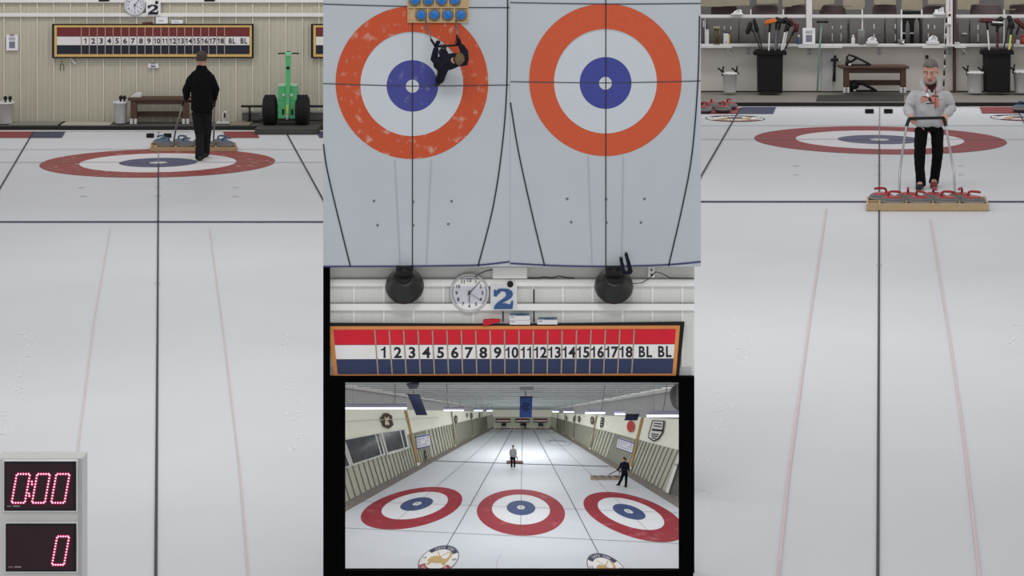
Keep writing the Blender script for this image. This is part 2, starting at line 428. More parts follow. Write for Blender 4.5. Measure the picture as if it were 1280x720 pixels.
def pbox(name, x0, y0, x1, y1, Y, th, m, label, cat, lid=None, group=None):
    root = thing(name, label, cat, P((x0+x1)/2, y1, Y), group); w, h = x1-x0, y1-y0
    mb = MB(m); mb.pb(x0, y0 + h*.25, x1, y1, Y, th); build(mb, 'carton', root, bev=.004)
    mb = MB(lid or m); mb.pb(x0 - .2, y0, x1 + .2, y0 + h*.27, Y - .004, th + .008); build(mb, 'lid', root, bev=.003)
    mb = MB(ink_soft); mb.pb(x0 + w*.2, y0 + h*.5, x0 + w*.65, y0 + h*.62, Y - .003, .004); build(mb, 'print', root)
    return root
YB = YWL - .085
pbox('carton', 195, 21.5, 209.5, 29.6, YB, .07, paper, 'taller white carton lying on top of the left scoreboard', 'box')
pbox('carton', 214, 25.2, 228.5, 29.6, YB, .07, paper, 'flatter white carton lying on top of the left scoreboard near number 12', 'box')
mb = MB(mat('red_cloth_dark', (92, 40, 38))); mb.pq([(177, 29.4), (178, 28), (190, 27.6), (191, 29.8)], YB, .06); build(mb, 'folded_cloth', label='thin dark red cloth folded on top of the left scoreboard', cat='cloth', bev=.003)
# clip shaped hooks
mb = MB(plastic_w); mb.pq([(87, 72.5), (89.5, 72), (95, 79.5), (93, 81)], YWL - .05, .03); build(mb, 'tag', label='white tag hanging crooked below the left end of the scoreboard', cat='tag', bev=.004)
root = thing('wall_hook', 'thin wire hook on beige wall left of the crooked white tag', 'hook', P(77.5, 89, YWL - .04))
mb = MB(mat('hook_wire', (90, 80, 70), metal=.5)); mb.tube([P(x, y, YWL - .045) for x, y in ((75.3, 88), (75.2, 83), (76.2, 80.5), (77.6, 79.6), (79, 80.5), (80, 83), (79.8, 88))], .007, n=6); build(mb, 'loop', root)
mb = MB(ink); mb.ell(P(77.6, 77, YWL - .04), (.012, .02, .012)); build(mb, 'nail', root)
# lamp shades hanging at the top edge
def cone_lamp(x, y, r, Y, label, hgt, group):
    s = Y / FPX; c = P(x, y, Y); R = r * s; H = hgt * s
    root = thing('cone_heater_lamp' if False else 'pendant_lamp', label, 'lamp', c - V((0, 0, R)), group)
    return root, c, R, H
for x, lb in ((130, 'black pendant shade dipping in at top left above the beige wall'), (262, 'black pendant shade dipping in at top above the man in black')):
    c = P(x, 1.8, YWL - .6); root = thing('pendant_lamp', lb, 'lamp', c, 'pendant lamps over the beige wall')
    mb = MB(black); mb.lathe(c, [(.095, 0), (.10, .02), (.085, .12), (.05, .25), (.03, .30), (0, .30)], 28); build(mb, 'shade', root)
    mb = MB(black); mb.cyl(c + V((0, 0, .29)), c + V((0, 0, .7)), .012, n=8); build(mb, 'stem', root)
# bench
def bench(x0, x1, ytop, yap, yleg, yb, zf_y, label, prop, capw, Yf, dep=.38):
    """low wooden bench with apron, lower stretcher and white leg sleeves"""
    s = Yf / FPX; root = thing('bench', label, 'bench', P((x0+x1)/2, yb, Yf))
    mb = MB(wood_dark); mb.pb(x0, ytop, x1, yap, Yf, dep); build(mb, 'seat', root, bev=.008)
    w = x1 - x0
    mb = MB(wood_dark); mb.pb(x0 + w*.05, yap, x1 - w*.05, yleg, Yf + .05, .04); mb.pb(x0 + w*.05, yap, x1 - w*.05, yleg, Yf + dep - .08, .04); build(mb, 'apron', root, bev=.004)
    mb = MB(wood_dark); ym = yb - (yb - yleg) * .48; mb.pb(x0 + w*.1, ym - 4, x1 - w*.1, ym + 2.5, Yf + dep - .1, .04); build(mb, 'stretcher', root, bev=.004)
    for sx in (0, 1):
        for k in (0, 1):
            xa = x0 + w*.045 if sx == 0 else x1 - w*.045 - capw * 1.9
            mb = MB(wood_dark); mb.pb(xa, yap, xa + capw*1.9, yb - 2, Yf + .02 + k*(dep - .12), .09); lg = build(mb, 'leg', root, bev=.004)
            for j in (0, 1):
                if k == 0:
                    mb = MB(plastic_w); mb.pb(xa - .6 + j*capw*1.25, yb - (yb-yleg)*.27, xa - .6 + j*capw*1.25 + capw*.85, yb, Yf, .05); build(mb, 'leg_sleeve', lg, label='white leg sleeve', bev=.004)
    return root
bench(159.5, 239.5, 122.3, 126, 130.5, 155.3, 0, 'brown wooden bench against the beige wall behind the man in black', None, 4.0, 40.12, .38)
mb = MB(plastic_w)
mb.pq([(162, 122.2), (163, 120.5), (165.5, 119.5), (167, 117.3), (171, 116), (174.5, 116.2), (176.5, 118.5), (176.2, 122.2), (170, 122.2)], 40.2, .22); build(mb, 'folded_towel', label='crumpled white towel lying on the left end of the brown bench', cat='towel', bev=.015)
def bucket(x0, x1, y0, y1, Y, label, taper=.82, squares=True, group='white buckets along the walls', handles=()):
    s = Y/FPX; c = P((x0+x1)/2, y1, Y); R = (x1-x0)/2*s; H = (y1-y0)*s
    root = thing('bucket', label, 'bucket', c, group)
    mb = MB(plastic_w); mb.lathe(c, [(0, 0), (R*taper*.96, 0), (R*taper, .01), (R*.97, H*.93), (R*1.0, H*.93), (R*1.06, H*.95), (R*1.06, H), (R*.95, H), (R*.9, H*.9), (R*.75, .04), (0, .04)], 32); build(mb, 'pail', root)
    mb = MB(mat('bucket_liner', (214, 213, 214), rough=.7))
    mb.tube([c + V((R*1.0*math.cos(2*PI*k/36), R*1.0*math.sin(2*PI*k/36), H*.965 - .008*(k % 3))) for k in range(37)], [(R*.10, H*.045)]*37, n=8, lat=(0,0,1)); build(mb, 'liner', root)
    return root, c, R, H
for x0, x1, y0, y1, lb in ((-4, 17.2, 127, 154.3, 'white bucket with dark brush tip at the far left edge of the beige wall'), (142.3, 159.2, 126.5, 154.0, 'white bucket standing at the left end of the brown bench')):
    root, c, R, H = bucket(x0, x1, y0, y1, 40.25, lb)
    for k, dxx in enumerate((.0, .55)):
        mb = MB(black); p = c + V((R*(dxx - .05), 0, H*.6)); mb.tube([p, p + V((R*.1, -.02, H*.55))], [.02, .016], n=8); mb.ell(p + V((R*.1, -.02, H*.57)), (.035, .03, .04)); build(mb, 'brush', label='dark brush handle in the %s bucket by the beige wall%s' % ('edge' if x0 < 0 else 'bench', ', nearer the bench' if k else ''), cat='brush')
# boards lying on the platform
for x0, y0, x1, y1, Y, lb, m in ((18.5, 153.3, 74, 158.5, 40.0, 'long grey board on the platform at far left', 'board_grey'), (76, 155.2, 136, 157.8, 40.0, 'pale narrow plank on the platform left of the bucket', 'board_pale'), (288.5, 155.5, 309, 160, 39.98, 'light plank on the platform right of the man in black', 'board_tan')):
    mb = MB(mat(m, {'board_grey': (134, 130, 122), 'board_pale': (176, 170, 158), 'board_tan': (140, 130, 118)}[m])); a = G(x0, y0, .075); b = G(x1, y1, .075)
    mb.box((a.x, 40.0, .0755), (b.x, 40.5, .10)); build(mb, 'plank', label=lb, cat='plank', bev=.004)
# small white broom stand
root = thing('scraper', 'small white scraper standing on the platform right of the man in black', 'tool', P(279.5, 155, 40.3))
mb = MB(plastic_w); mb.pb(270, 152.8, 287, 155, 40.2, .15); build(mb, 'blade', root, bev=.004)
mb = MB(plastic_w); mb.tube([P(281, 153, 40.28), P(279, 148, 40.28), P(281, 142, 40.3), P(282, 140, 40.3)], [.03, .03, .045, .03], n=10); build(mb, 'handle', root)
mb = MB(black); mb.pb(279.6, 141, 281.6, 147, 40.22, .03); build(mb, 'bracket', root)

# ---- green two wheeled machine
YG = 39.9
green = mat('machine_green', (88, 178, 118), rough=.45, var=.05)
tyre = mat('tyre_rubber', (26, 26, 27), rough=.8, var=.2, scale=40)
# mat under it
mb = MB(mat('ramp_mat', (70, 69, 66), rough=.8)); a = P(320, 0, 39.4); b = P(398, 0, 39.4); mb.box((a.x, 39.2, .005), (b.x, 40.5, .11)); build(mb, 'floor_mat', label='dark rubber mat platform beneath the green two-wheeled machine', cat='mat', bev=.01)
root = thing('ice_machine', 'tall green two-wheeled machine with black handlebar and fat tyres in front of beige wall', 'machine', P(357.5, 158, YG))
sG = YG/FPX; base = P(357.5, 157.5, YG)
for xc in (337.3, 378.2):
    c = P(xc, 138.2, YG); R = 19.0*sG; w = 8.0*sG
    mb = MB(tyre); mb.lathe(c - V((w, 0, 0)), [(R*.55, 0), (R*.86, .0), (R*.96, w*.18), (R, w*.5), (R*1.0, w*1.5), (R*.96, w*1.82), (R*.86, w*2), (R*.55, w*2)], 40, ax=(1, 0, 0))
    for k in range(36):
        a0 = 2*PI*k/36
        for j in range(3):
            a = a0 + (.09 if j % 2 else 0); p = c + V(((j-1)*w*.55, R*1.0*math.cos(a), R*1.0*math.sin(a))); t = V((0, -math.sin(a), math.cos(a))); r = V((0, math.cos(a), math.sin(a)))
            mb.prism([p - V((w*.2, 0, 0)) - t*.018, p + V((w*.2, 0, 0)) - t*.018, p + V((w*.2, 0, 0)) + t*.018, p - V((w*.2, 0, 0)) + t*.018], r*.012)
    wh = build(mb, 'tyre', root)
    mb = MB(metal); mb.lathe(c - V((w*.9, 0, 0)), [(0, 0), (R*.5, 0), (R*.56, w*.2), (R*.56, w*1.6), (R*.5, w*1.8), (0, w*1.8)], 28, ax=(1, 0, 0)); build(mb, 'hub', wh)
mb = MB(metal); mb.cyl(P(330, 140, YG), P(385, 140, YG), .03, n=12); build(mb, 'axle', root)
mb = MB(green); mb.pb(347, 107.6, 371, 148.5, YG - .16, .30); build(mb, 'body', root, bev=.012)
mb = MB(mat('green_light', (170, 205, 176))); mb.pb(347.5, 106.2, 370.5, 108, YG - .165, .31); build(mb, 'top_edge', root)
mb = MB(mat('green_line', (62, 140, 92))); mb.pb(347.2, 125.5, 370.8, 126, YG - .163, .01); build(mb, 'seam', root)
mb = MB(green); mb.pq([(356.8, 66.5), (363.4, 66.5), (361.2, 143), (357.2, 143)], YG - .24, .06); build(mb, 'steering_column', root, bev=.006)
mb = MB(mat('lime', (170, 200, 90))); mb.pq([(357.6, 131), (360.8, 131), (360.2, 142), (357.8, 142)], YG - .245, .01); build(mb, 'decal', root)
mb = MB(black); mb.pb(358, 83.2, 361.8, 86.5, YG - .25, .02); build(mb, 'gauge', root)
mb = MB(black); mb.tube([P(347.8, 66.8, YG - .22), P(357, 66.6, YG - .22)], .013, n=10); build(mb, 'grip', root)
mb = MB(black); mb.tube([P(364, 66.6, YG - .22), P(373.5, 66.8, YG - .22)], .013, n=10); build(mb, 'grip', root)
mb = MB(mat('green_pale', (140, 200, 158))); mb.pq([(356, 65.2), (365, 65.2), (364.6, 68.5), (362.5, 70.5), (358.5, 70.5), (356.4, 68.5)], YG - .26, .1); build(mb, 'handle_head', root, bev=.01)
mb = MB(black); mb.pb(357.8, 64.2, 363, 65.4, YG - .22, .05); build(mb, 'cap', root)
for xc in (353.8, 365.2):
    mb = MB(black); mb.pb(xc - 1.3, 136.5, xc + 1.3, 143.5, YG - .17, .02); build(mb, 'slot', root)
    mb = MB(plastic_w); mb.ell(P(xc + (1 if xc < 359 else -1)*1.2, 119.2, YG - .165), (.03, .02, .03)); build(mb, 'lamp', root)
mb = MB(plastic_w); mb.tube([P(359, 143, YG - .2), P(358.7, 149, YG - .18)], [.03, .02], n=10); build(mb, 'hitch', root)
mb = MB(mat('machine_dark', (60, 62, 60))); mb.pb(346, 148.5, 372, 151.5, YG - .1, .22); build(mb, 'scraper_plate', root, bev=.006)
# rail and box behind it
root = thing('steel_rail', 'dark horizontal steel rail on feet behind the green machine', 'rail', P(360, 153, 40.4))
mb = MB(mat('rail_dark', (40, 40, 40), metal=.4)); mb.tube([P(302, 132.8, 40.4), P(440, 132.8, 40.4)], .022, n=10); build(mb, 'bar', root)
for x in (312, 420):
    mb = MB(black); mb.cyl(P(x, 133, 40.42), P(x, 153, 40.42), .016, n=8); build(mb, 'leg', root)
root = thing('tool_box', 'low dark grey metal case on the platform behind the green machine', 'case', P(360, 152, 40.4))
mb = MB(mat('case_grey', (84, 84, 82))); mb.pb(302.5, 141.5, 430, 150.5, 40.45, .16); build(mb, 'case_body', root, bev=.01)
mb = MB(mat('case_light', (150, 148, 140))); mb.pb(302, 139.5, 430, 141.5, 40.44, .18); build(mb, 'lid', root, bev=.004)
mb = MB(metal); mb.tube([P(326 + 2*math.cos(t), 145 + 2*math.sin(t), 40.43) for t in [i*PI/6 for i in range(13)]], .008, n=6); build(mb, 'ring_pull', root)
# hacks in the ice
def hack(x0, y0, x1, y1, zf, label):
    root = thing('hack', label, 'hack', G((x0+x1)/2, y1, zf), None)
    a = G(x0, y1, zf); Yh = a.y
    mb = MB(paint_white); mb.pb(x0 - .9, y0 - .8, x1 + .9, y1, Yh + .05, .03); build(mb, 'white_plate', root)
    mb = MB(rubber); mb.pb(x0, y0, x1, y1 - .3, Yh, .06); build(mb, 'rubber_block', root, bev=.006)
hack(183, 167, 192, 172.5, ZL, 'left black hack foothold set in the ice before the beige wall')
hack(204.5, 167, 213.8, 172.5, ZL, 'right black hack foothold by the man in black on the beige wall ice')
# =================================================================== PEOPLE
skin = mat('skin', (196, 150, 132), rough=.55, var=.05, scale=30)
lip_m = mat('lip', (160, 100, 95), rough=.5)
hair_grey = mat('hair_grey', (104, 98, 92), rough=.75, var=.35, scale=70)
hair_brown = mat('hair_brown', (70, 58, 50), rough=.75, var=.35, scale=70)
hair_olive = mat('hair_olive', (108, 92, 62), rough=.75, var=.35, scale=160)
cloth_black = mat('cloth_black', (19, 19, 21), rough=.9, spec=.1, var=.2, scale=20)
cloth_navy = mat('cloth_navy', (30, 30, 42), rough=.9, spec=.1, var=.2, scale=60)
trouser_m = mat('trouser_dark', (34, 33, 33), rough=.9, spec=.1, var=.2, scale=20)
trouser_b = mat('trouser_black', (16, 16, 17), rough=.9, spec=.1, var=.2, scale=20)
hoodie_m = mat('hoodie_grey', (180, 180, 182), rough=.95, spec=.05, var=.07, scale=14)
shoe_m = mat('shoe_dark', (30, 31, 34), rough=.6)
sole_m = mat('shoe_sole', (150, 150, 150), rough=.7)

def head_frame(fw, up):
    f = V(fw).normalized(); u = V(up); u = (u - f * u.dot(f)).normalized(); return u.cross(f) * -1, f, u   # right-ish, front, up

def hand(mb, w, d, n, t, S, curl=55, thumb=True):
    """palm, four unequal fingers and a thumb; d = wrist to knuckles, n = palm side, t = thumb side"""
    d = V(d).normalized(); n = V(n); n = (n - d*n.dot(d)).normalized(); t = V(t); t = (t - d*t.dot(d) - n*t.dot(n)).normalized()
    mb.tube([w - d*.02*S, w + d*.03*S, w + d*.09*S], [(.028*S, .020*S), (.038*S, .017*S), (.040*S, .014*S)], lat=t, n=12)
    for k, (o, L) in enumerate(((.031, .073), (.011, .081), (-.010, .075), (-.030, .058))):
        p = w + d*.085*S + t*o*S; pts = [p - d*.01*S, p]; a = math.radians(curl*.55)
        for q, fr in enumerate((.44, .31, .25)):
            dd = d*math.cos(a) + n*math.sin(a); p = p + dd*(L*fr*S); pts.append(p); a += math.radians(curl)
        r = .0088*S if k < 3 else .0076*S
        mb.tube(pts, [r*1.08, r*1.08, r, r*.95, r*.85], n=8)
    if thumb:
        p = w + d*.028*S + t*.034*S; d1 = (d*.6 + t*.65 + n*.35).normalized(); d2 = (d*.8 + t*.05 + n*.65).normalized()
        mb.tube([p - d1*.012*S, p + d1*.034*S, p + d1*.034*S + d2*.026*S, p + d1*.034*S + d2*.048*S], [.0125*S, .0105*S, .0098*S, .0085*S], n=8)

def human(label, J, S, fw, hands, cols, group=None, head_fw=None, head_up=(0, 0, 1), up=(0, 0, 1), vox=.005, hair='short', hood=False, root_loc=None, name='person', gloves=None, hs=1.0, wide=1.0, legw=None, jk_bottom=None, foldamp=.010, shoes_cols=None):
    """J = world joints: head (centre), neck, chest, belly, pelvis, sh/el/wr/hi/kn/an/to + L,R. One continuous body; hair, jacket, trousers, shoes are children"""
    J = {k: V(v) for k, v in J.items()}; up = V(up); fw = V(fw).normalized()
    jk, tr, hr = cols
    root = thing(name, label, 'person', root_loc, group)
    lat = (J['shL'] - J['shR']).normalized()
    hf = V(head_fw or fw); hl, hf, hu = head_frame(hf, head_up); K = S * hs
    H = lambda x, y, z: J['head'] + hl*(x*K) + hf*(y*K) + hu*(z*K)
    fr = (hl, hf, hu)
    E = lambda mb, c, r, u=8, n=14: mb.ell(H(*c), tuple(a*K for a in r), u, n, fr)
    # body -------------------------------------------------
    mb = MB(skin)
    E(mb, (0, -.012, .028), (.074, .094, .088), 12, 20); E(mb, (0, .022, -.035), (.062, .068, .088), 12, 18); E(mb, (0, .046, -.098), (.036, .034, .026))
    E(mb, (.030, .052, -.085), (.028, .032, .03)); E(mb, (-.030, .052, -.085), (.028, .032, .03))
    mb.tube([H(0, .080, .022), H(0, .096, -.006), H(0, .112, -.036), H(0, .090, -.044)], [.009*K, .011*K, .016*K, .011*K], n=10)
    for sx in (1, -1):
        E(mb, (sx*.030, .080, .026), (.026, .014, .009)); E(mb, (sx*.076, -.006, -.008), (.011, .022, .033)); E(mb, (sx*.042, .062, -.034), (.026, .022, .022)); E(mb, (sx*.013, .100, -.036), (.010, .010, .009))
    E(mb, (0, .088, -.064), (.024, .011, .006)); E(mb, (0, .086, -.073), (.020, .011, .006))
    mb.tube([J['neck'] - hu*.03*S, J['neck'] + (J['head'] - J['neck'])*.35, H(0, -.018, -.05)], [.066*S, .056*S, .056*K], n=16)
    mb.tube([J['pelvis'] - up*.06*S, J['pelvis'], J['belly'], J['chest'], J['neck'] - up*.035*S, J['neck']], [(.11*S, .075*S), (.13*S, .085*S), (.12*S, .08*S), (.145*S, .09*S), (.10*S, .07*S), (.06*S, .06*S)], lat=lat, n=20)
    for s in 'LR':
        sh, el, wr = J['sh'+s], J['el'+s], J['wr'+s]
        mb.tube([J['chest'].lerp(sh, .5) + up*.02*S, sh, sh.lerp(el, .4), el, el.lerp(wr, .35), wr], [.06*S, .057*S, .048*S, .038*S, .038*S, .026*S], n=14)
        hi, kn, an, to = J['hi'+s], J['kn'+s], J['an'+s], J['to'+s]
        mb.tube([J['pelvis'].lerp(hi, .7), hi, hi.lerp(kn, .4), kn, kn.lerp(an, .3), an], [.075*S, .078*S, .068*S, .05*S, .052*S, .036*S], n=14)
        mb.tube([an - (to-an)*.25, an.lerp(to, .45), to], [.034*S, .036*S, .026*S], n=10)
        if hands.get(s): hand(mb, wr, *hands[s], S)
    body = build(mb, 'body', root, voxel=vox, smooth=3)
    body.data.materials.append(lip_m)
    inv = Matrix((hl, hf, hu)); o0 = rootpos(root)
    for p in body.data.polygons:
        q = inv @ (p.center + o0 - J['head']) / K
        if abs(q.x) < .024 and q.y > .07 and -.078 < q.z < -.058: p.material_index = 1
    if gloves:
        body.data.materials.append(gloves)
        for p in body.data.polygons:
            q = p.center + o0
            if min((q - J['wrL']).length, (q - J['wrR']).length) < .22*S: p.material_index = 2
    # eyes and brows
    for sx in (1, -1):
        mb = MB(mat('eye_shaded', (176, 160, 152), rough=.4)); E(mb, (sx*.030, .078, .003), (.013, .010, .005)); mb.m(ink); E(mb, (sx*.030, .0855, .002), (.006, .004, .0045)); build(mb, 'eye', root)  # eye white darkened: shade under the lids put into its colour
        mb = MB(hr); E(mb, (sx*.031, .088, .028), (.022, .008, .006)); build(mb, 'eyebrow', root)
    # hair: cap over crown, back and sides
    mb = MB(hr); rings = []; n = 28
    for i in range(11):
        ph = PI/2 - i * .2
        ring = []
        for k in range(n):
            a = 2*PI*k/n; x, y = math.cos(a), math.sin(a)                       # y>0 front
            low = -.86 if y < -.25 else (.52 if y > .35 else -.1 + (y + .25)*.9)
            p2 = max(ph, math.asin(max(-1, min(1, low))))
            jit = 1 + .035*noise.noise(V((x*3, y*3, ph*4)))
            cr = math.cos(p2) if p2 > 0 else 1 - .22*math.sin(p2)**2; ring.append(H(x*cr*.081*jit, -.014 + y*cr*.102*jit, .030 + math.sin(p2)*.098*jit))
        rings.append(ring)
    mb.loft(rings[1:], caps=False); mb.f([mb.bm.verts[k] for k in range(0)]) if False else None
    mb.bm.verts.ensure_lookup_table(); mb.f([mb.bm.verts[k] for k in range(n)], True)
    ho = build(mb, 'hair', root); md = ho.modifiers.new('sol', 'SOLIDIFY'); md.thickness = .012*K; md.offset = -1
    # jacket ------------------------------------------------
    mb = MB(jk); w = wide
    bt = jk_bottom or J['pelvis'] - up*.08*S
    mb.tube([bt, J['pelvis'], J['belly'], J['chest'], J['neck'] - up*.085*S, J['neck'] - up*.03*S, J['neck'] + up*.03*S], [(.185*S*w, .135*S), (.195*S*w, .14*S), (.190*S*w, .14*S), (.195*S*w, .135*S), (.165*S, .11*S), (.10*S, .085*S), (.074*S, .072*S)], lat=lat, n=24, cap=.15)
    for s in 'LR':
        sh, el, wr = J['sh'+s], J['el'+s], J['wr'+s]
        mb.tube([J['chest'].lerp(sh, .45) + up*.0*S, J['chest'].lerp(sh, .75), sh, sh.lerp(el, .25), sh.lerp(el, .6), el, el.lerp(wr, .5), wr - (wr-el).normalized()*.03*S], [.08*S, .080*S, .074*S, .072*S, .067*S, .061*S, .057*S, .048*S], n=18, cap=.6)
    if hood:
        c = J['neck']
        mb.tube([c + lat*(.10*S*math.cos(a)) - fw*(.085*S*math.sin(a) - .0*S) + up*(.035*S + .045*S*math.sin(a) - .05*S*max(0, -math.sin(a))) for a in [(-.42 + i*.0733) * PI for i in range(26)]], [.035*S]*26, n=10)
    jo = build(mb, hood and 'hoodie' or 'jacket', root, voxel=vox*1.2, smooth=9, fold=(foldamp*S, 7/S))
    # trousers ------------------------------------------------
    mb = MB(tr); w = legw or wide
    mb.tube([J['pelvis'] + up*.06*S, J['pelvis'] - up*.02*S, J['pelvis'] - up*.09*S], [(.16*S*w, .115*S), (.17*S*w, .12*S), (.13*S*w, .10*S)], lat=lat, n=20, cap=.2)
    for s in 'LR':
        hi, kn, an = J['hi'+s], J['kn'+s], J['an'+s]
        mb.tube([J['pelvis'].lerp(hi, .8), hi, hi.lerp(kn, .5), kn, kn.lerp(an, .5), an - (kn-an).normalized()*.045*S], [.10*S*w, .104*S*w, .094*S*w, .080*S*w, .076*S*w, .074*S*w], n=16, cap=.1)
    build(mb, 'trousers', root, voxel=vox*1.2, smooth=3, fold=(foldamp*.8*S, 8/S))
    # shoes ----------------------------------------------------
    for i, s in enumerate('LR'):
        an, to = J['an'+s], J['to'+s]; d = (to - an); d -= up*d.dot(up); ln = d.length; d.normalize(); l = up.cross(d)
        g = an - up*(.085*S)
        sc = (shoes_cols or {}).get(s, shoe_m)
        mb = MB(sc); a = g - d*.07*S; L = max(ln + .10*S, .2*S)
        mb.tube([a + up*.045*S, a + d*L*.35 + up*.05*S, a + d*L*.75 + up*.038*S, a + d*L + up*.03*S], [(.040*S, .045*S), (.043*S, .05*S), (.048*S, .036*S), (.036*S, .026*S)], lat=l, n=14)
        mb.tube([a + d*.05*S + up*.04*S, an + up*.02*S], [.046*S, .05*S], n=12)
        so = build(mb, 'shoe', root, voxel=vox, smooth=2)
        mb = MB(sole_m); mb.loft([[a + d*(L*.5 - L*.53*math.cos(t)) + l*(.047*S*math.sin(t)) + up*h for t in [2*PI*k/20 for k in range(20)]] for h in (.002*S, .022*S)], smooth=False); build(mb, 'sole', so)
    return root, jo, J

# =================================================================== STONES AND STONE TRAYS
handle_blue = mat('handle_blue', (72, 96, 124), rough=.35, var=.06)
handle_red = mat('handle_red', (158, 46, 48), rough=.35, var=.06)
handle_bright = mat('handle_bright_blue', (40, 120, 200), rough=.35, var=.12, scale=25)
def stone(loc, hm, label, group, S=1.0, rot=0.0, up=(0, 0, 1), gran=None):
    """curling stone: granite body, coloured cap, gooseneck handle"""
    loc = V(loc); up = V(up).normalized(); root = thing('curling_stone', label, 'curling stone', loc, group)
    X = V((1, 0, 0)); X = (X - up*X.dot(up)).normalized(); Y = up.cross(X); d = X*math.cos(rot) + Y*math.sin(rot)
    mb = MB(gran or granite); mb.lathe(loc, [(r*S, h*S) for r, h in ((0, .006), (.06, .0), (.065, .006), (.11, .018), (.136, .04), (.1455, .06), (.1455, .076), (.134, .098), (.105, .114), (.06, .118), (0, .118))], 36, ax=up); gb = build(mb, 'granite_body', root)
    mb = MB(mat('striking_band', (150, 148, 146), rough=.8)); mb.lathe(loc, [(r*S, h*S) for r, h in ((.144, .058), (.1465, .06), (.1465, .076), (.144, .078))], 36, ax=up); build(mb, 'striking_band', gb)
    mb = MB(hm); mb.lathe(loc, [(r*S, h*S) for r, h in ((.112, .108), (.106, .117), (.08, .124), (.03, .128), (0, .128))], 32, ax=up)
    h = lambda a, z: loc + d*(a*S) + up*(z*S)
    mb.tube([h(.055, .118), h(.055, .145), h(.045, .168), h(.02, .178), h(-.04, .178), h(-.085, .172)], [(.016*S, .016*S), (.014*S, .014*S), (.014*S, .015*S), (.014*S, .014*S), (.0155*S, .014*S), (.014*S, .012*S)], n=10); build(mb, 'handle', root)
    return root
def tray(c, W, D, H, label, S=1.0, X=V((1, 0, 0)), Y=V((0, 1, 0)), Z=V((0, 0, 1)), shift=.10, bars=None, ends=((-.24, .0), (.24, .0)), grips=True, nrows=2, wmat=None):
    """open wooden tray for eight stones with a push bar; c = middle of the front bottom edge; Y points to its back"""
    c = V(c); wm = wmat or wood_light
    root = thing('stone_tray', label, 'stone tray', c)
    def bx(mb, a, b):
        q = lambda x, y, z: c + X*x + Y*y + Z*z
        (x0, y0, z0), (x1, y1, z1) = a, b
        mb.loft([[q(x0,y0,z0), q(x1,y0,z0), q(x1,y1,z0), q(x0,y1,z0)], [q(x0,y0,z1), q(x1,y0,z1), q(x1,y1,z1), q(x0,y1,z1)]], smooth=False)
    t = .022*S
    for nm, a, b in (('base_board', (-W/2 + t, t, .004*S), (W/2 - t, D - t, .028*S)), ('front_board', (-W/2, 0, .004*S), (W/2, t, H)), ('back_board', (-W/2, D - t, .004*S), (W/2, D, H)), ('end_board', (-W/2, t, .004*S), (-W/2 + t, D - t, H)), ('end_board', (W/2 - t, t, .004*S), (W/2, D - t, H)), ('divider', (-W/2 + t, D/2 - t/2, .028*S), (W/2 - t, D/2 + t/2, H*.95))):
        mb = MB(wm); bx(mb, a, b); build(mb, nm, root, bev=.003*S)
    cells = []
    for r, (y0, y1) in enumerate(((t, D/2 - t/2), (D/2 + t/2, D - t))):
        off = shift if r == 0 else -shift*.0
        for k in range(4):
            xl = -W/2 + t + (off if r == 0 else 0) + k * (W - 2*t - shift) / 4
            cells.append((xl + (W - 2*t - shift)/8, (y0 + y1)/2))
            xd = xl if r == 0 else xl + (W - 2*t - shift)/4
            mb = MB(wm); bx(mb, (xd - t/2, y0, .02*S), (xd + t/2, y1, H*.95)); build(mb, 'divider', root)
    return root, [c + X*x + Y*y + Z*(.029*S) for x, y in cells]
def push_bar(root, pts, r, grip_from, grip_m=None):
    """tubular push handle; rises from the tray, bends, and ends in a black cross bar"""
    for side, p in pts.items():
        if side == 'bar': continue
        mb = MB(metal); mb.tube(p, r, n=10); o = build(mb, 'push_bar', root)
        mb = MB(black); a, b = p[-2].lerp(p[-1], grip_from), p[-1]; mb.tube([a, b], r*1.5, n=10); build(mb, 'grip', o)
    mb = MB(black); mb.tube(pts['bar'], r*1.35, n=10); build(mb, 'cross_bar', root)

# ------------------------------------------------------------------- man in black, left sheet, seen from behind, walking away
YM = 35.7
def jpx(d, Y0): return {k: P(x, y, Y0 + dy) for k, (x, y, dy) in d.items()}
jL = jpx({'head': (252.3, 74.4, .04), 'neck': (252, 84.5, .02), 'chest': (252, 99, 0), 'belly': (252, 118, 0), 'pelvis': (252.5, 134, 0),
 'shL': (263.5, 98, .0), 'elL': (269.5, 112, .02), 'wrL': (267.5, 124.5, .30), 'shR': (240, 98, 0), 'elR': (232.8, 113, .0), 'wrR': (233.5, 123.0, .30),
 'hiL': (257.8, 142, 0), 'knL': (258.5, 165, .10), 'anL': (256.5, 190.5, .20), 'toL': (257.5, 191, .36),
 'hiR': (246.8, 142, 0), 'knR': (249.8, 168, .0), 'anR': (249.5, 194.5, -.25), 'toR': (249, 196.5, -.10)}, YM)
# note: seen from behind, so his left hand is at the left of the view
jB = dict(jL)
grp = 'people'
rL = P(251, 201, YM); rL.z = 0
hd = {'L': ((.25, 1, -.35), (0, -.1, -1), (-1, .2, 0)), 'R': ((-.1, 1, -.35), (0, -.1, -1), (1, .2, 0))}
def swapLR(j):
    return {(k[:-1] + {'L': 'R', 'R': 'L'}[k[-1]] if k[-1] in 'LR' else k): v for k, v in j.items()}
human('man in black jacket seen from behind, walking on the ice before the beige wall', swapLR(jL), 1.0, (0, 1, 0),
      {'R': ((-.1, 1, -.35), (0, -.1, -1), (-1, .2, 0)), 'L': ((.2, 1, -.35), (0, -.1, -1), (1, .2, 0))}, (cloth_black, trouser_m, hair_brown), root_loc=rL, vox=.007, hs=1.0, wide=.92, jk_bottom=P(251.5, 139.5, YM), foldamp=.012)
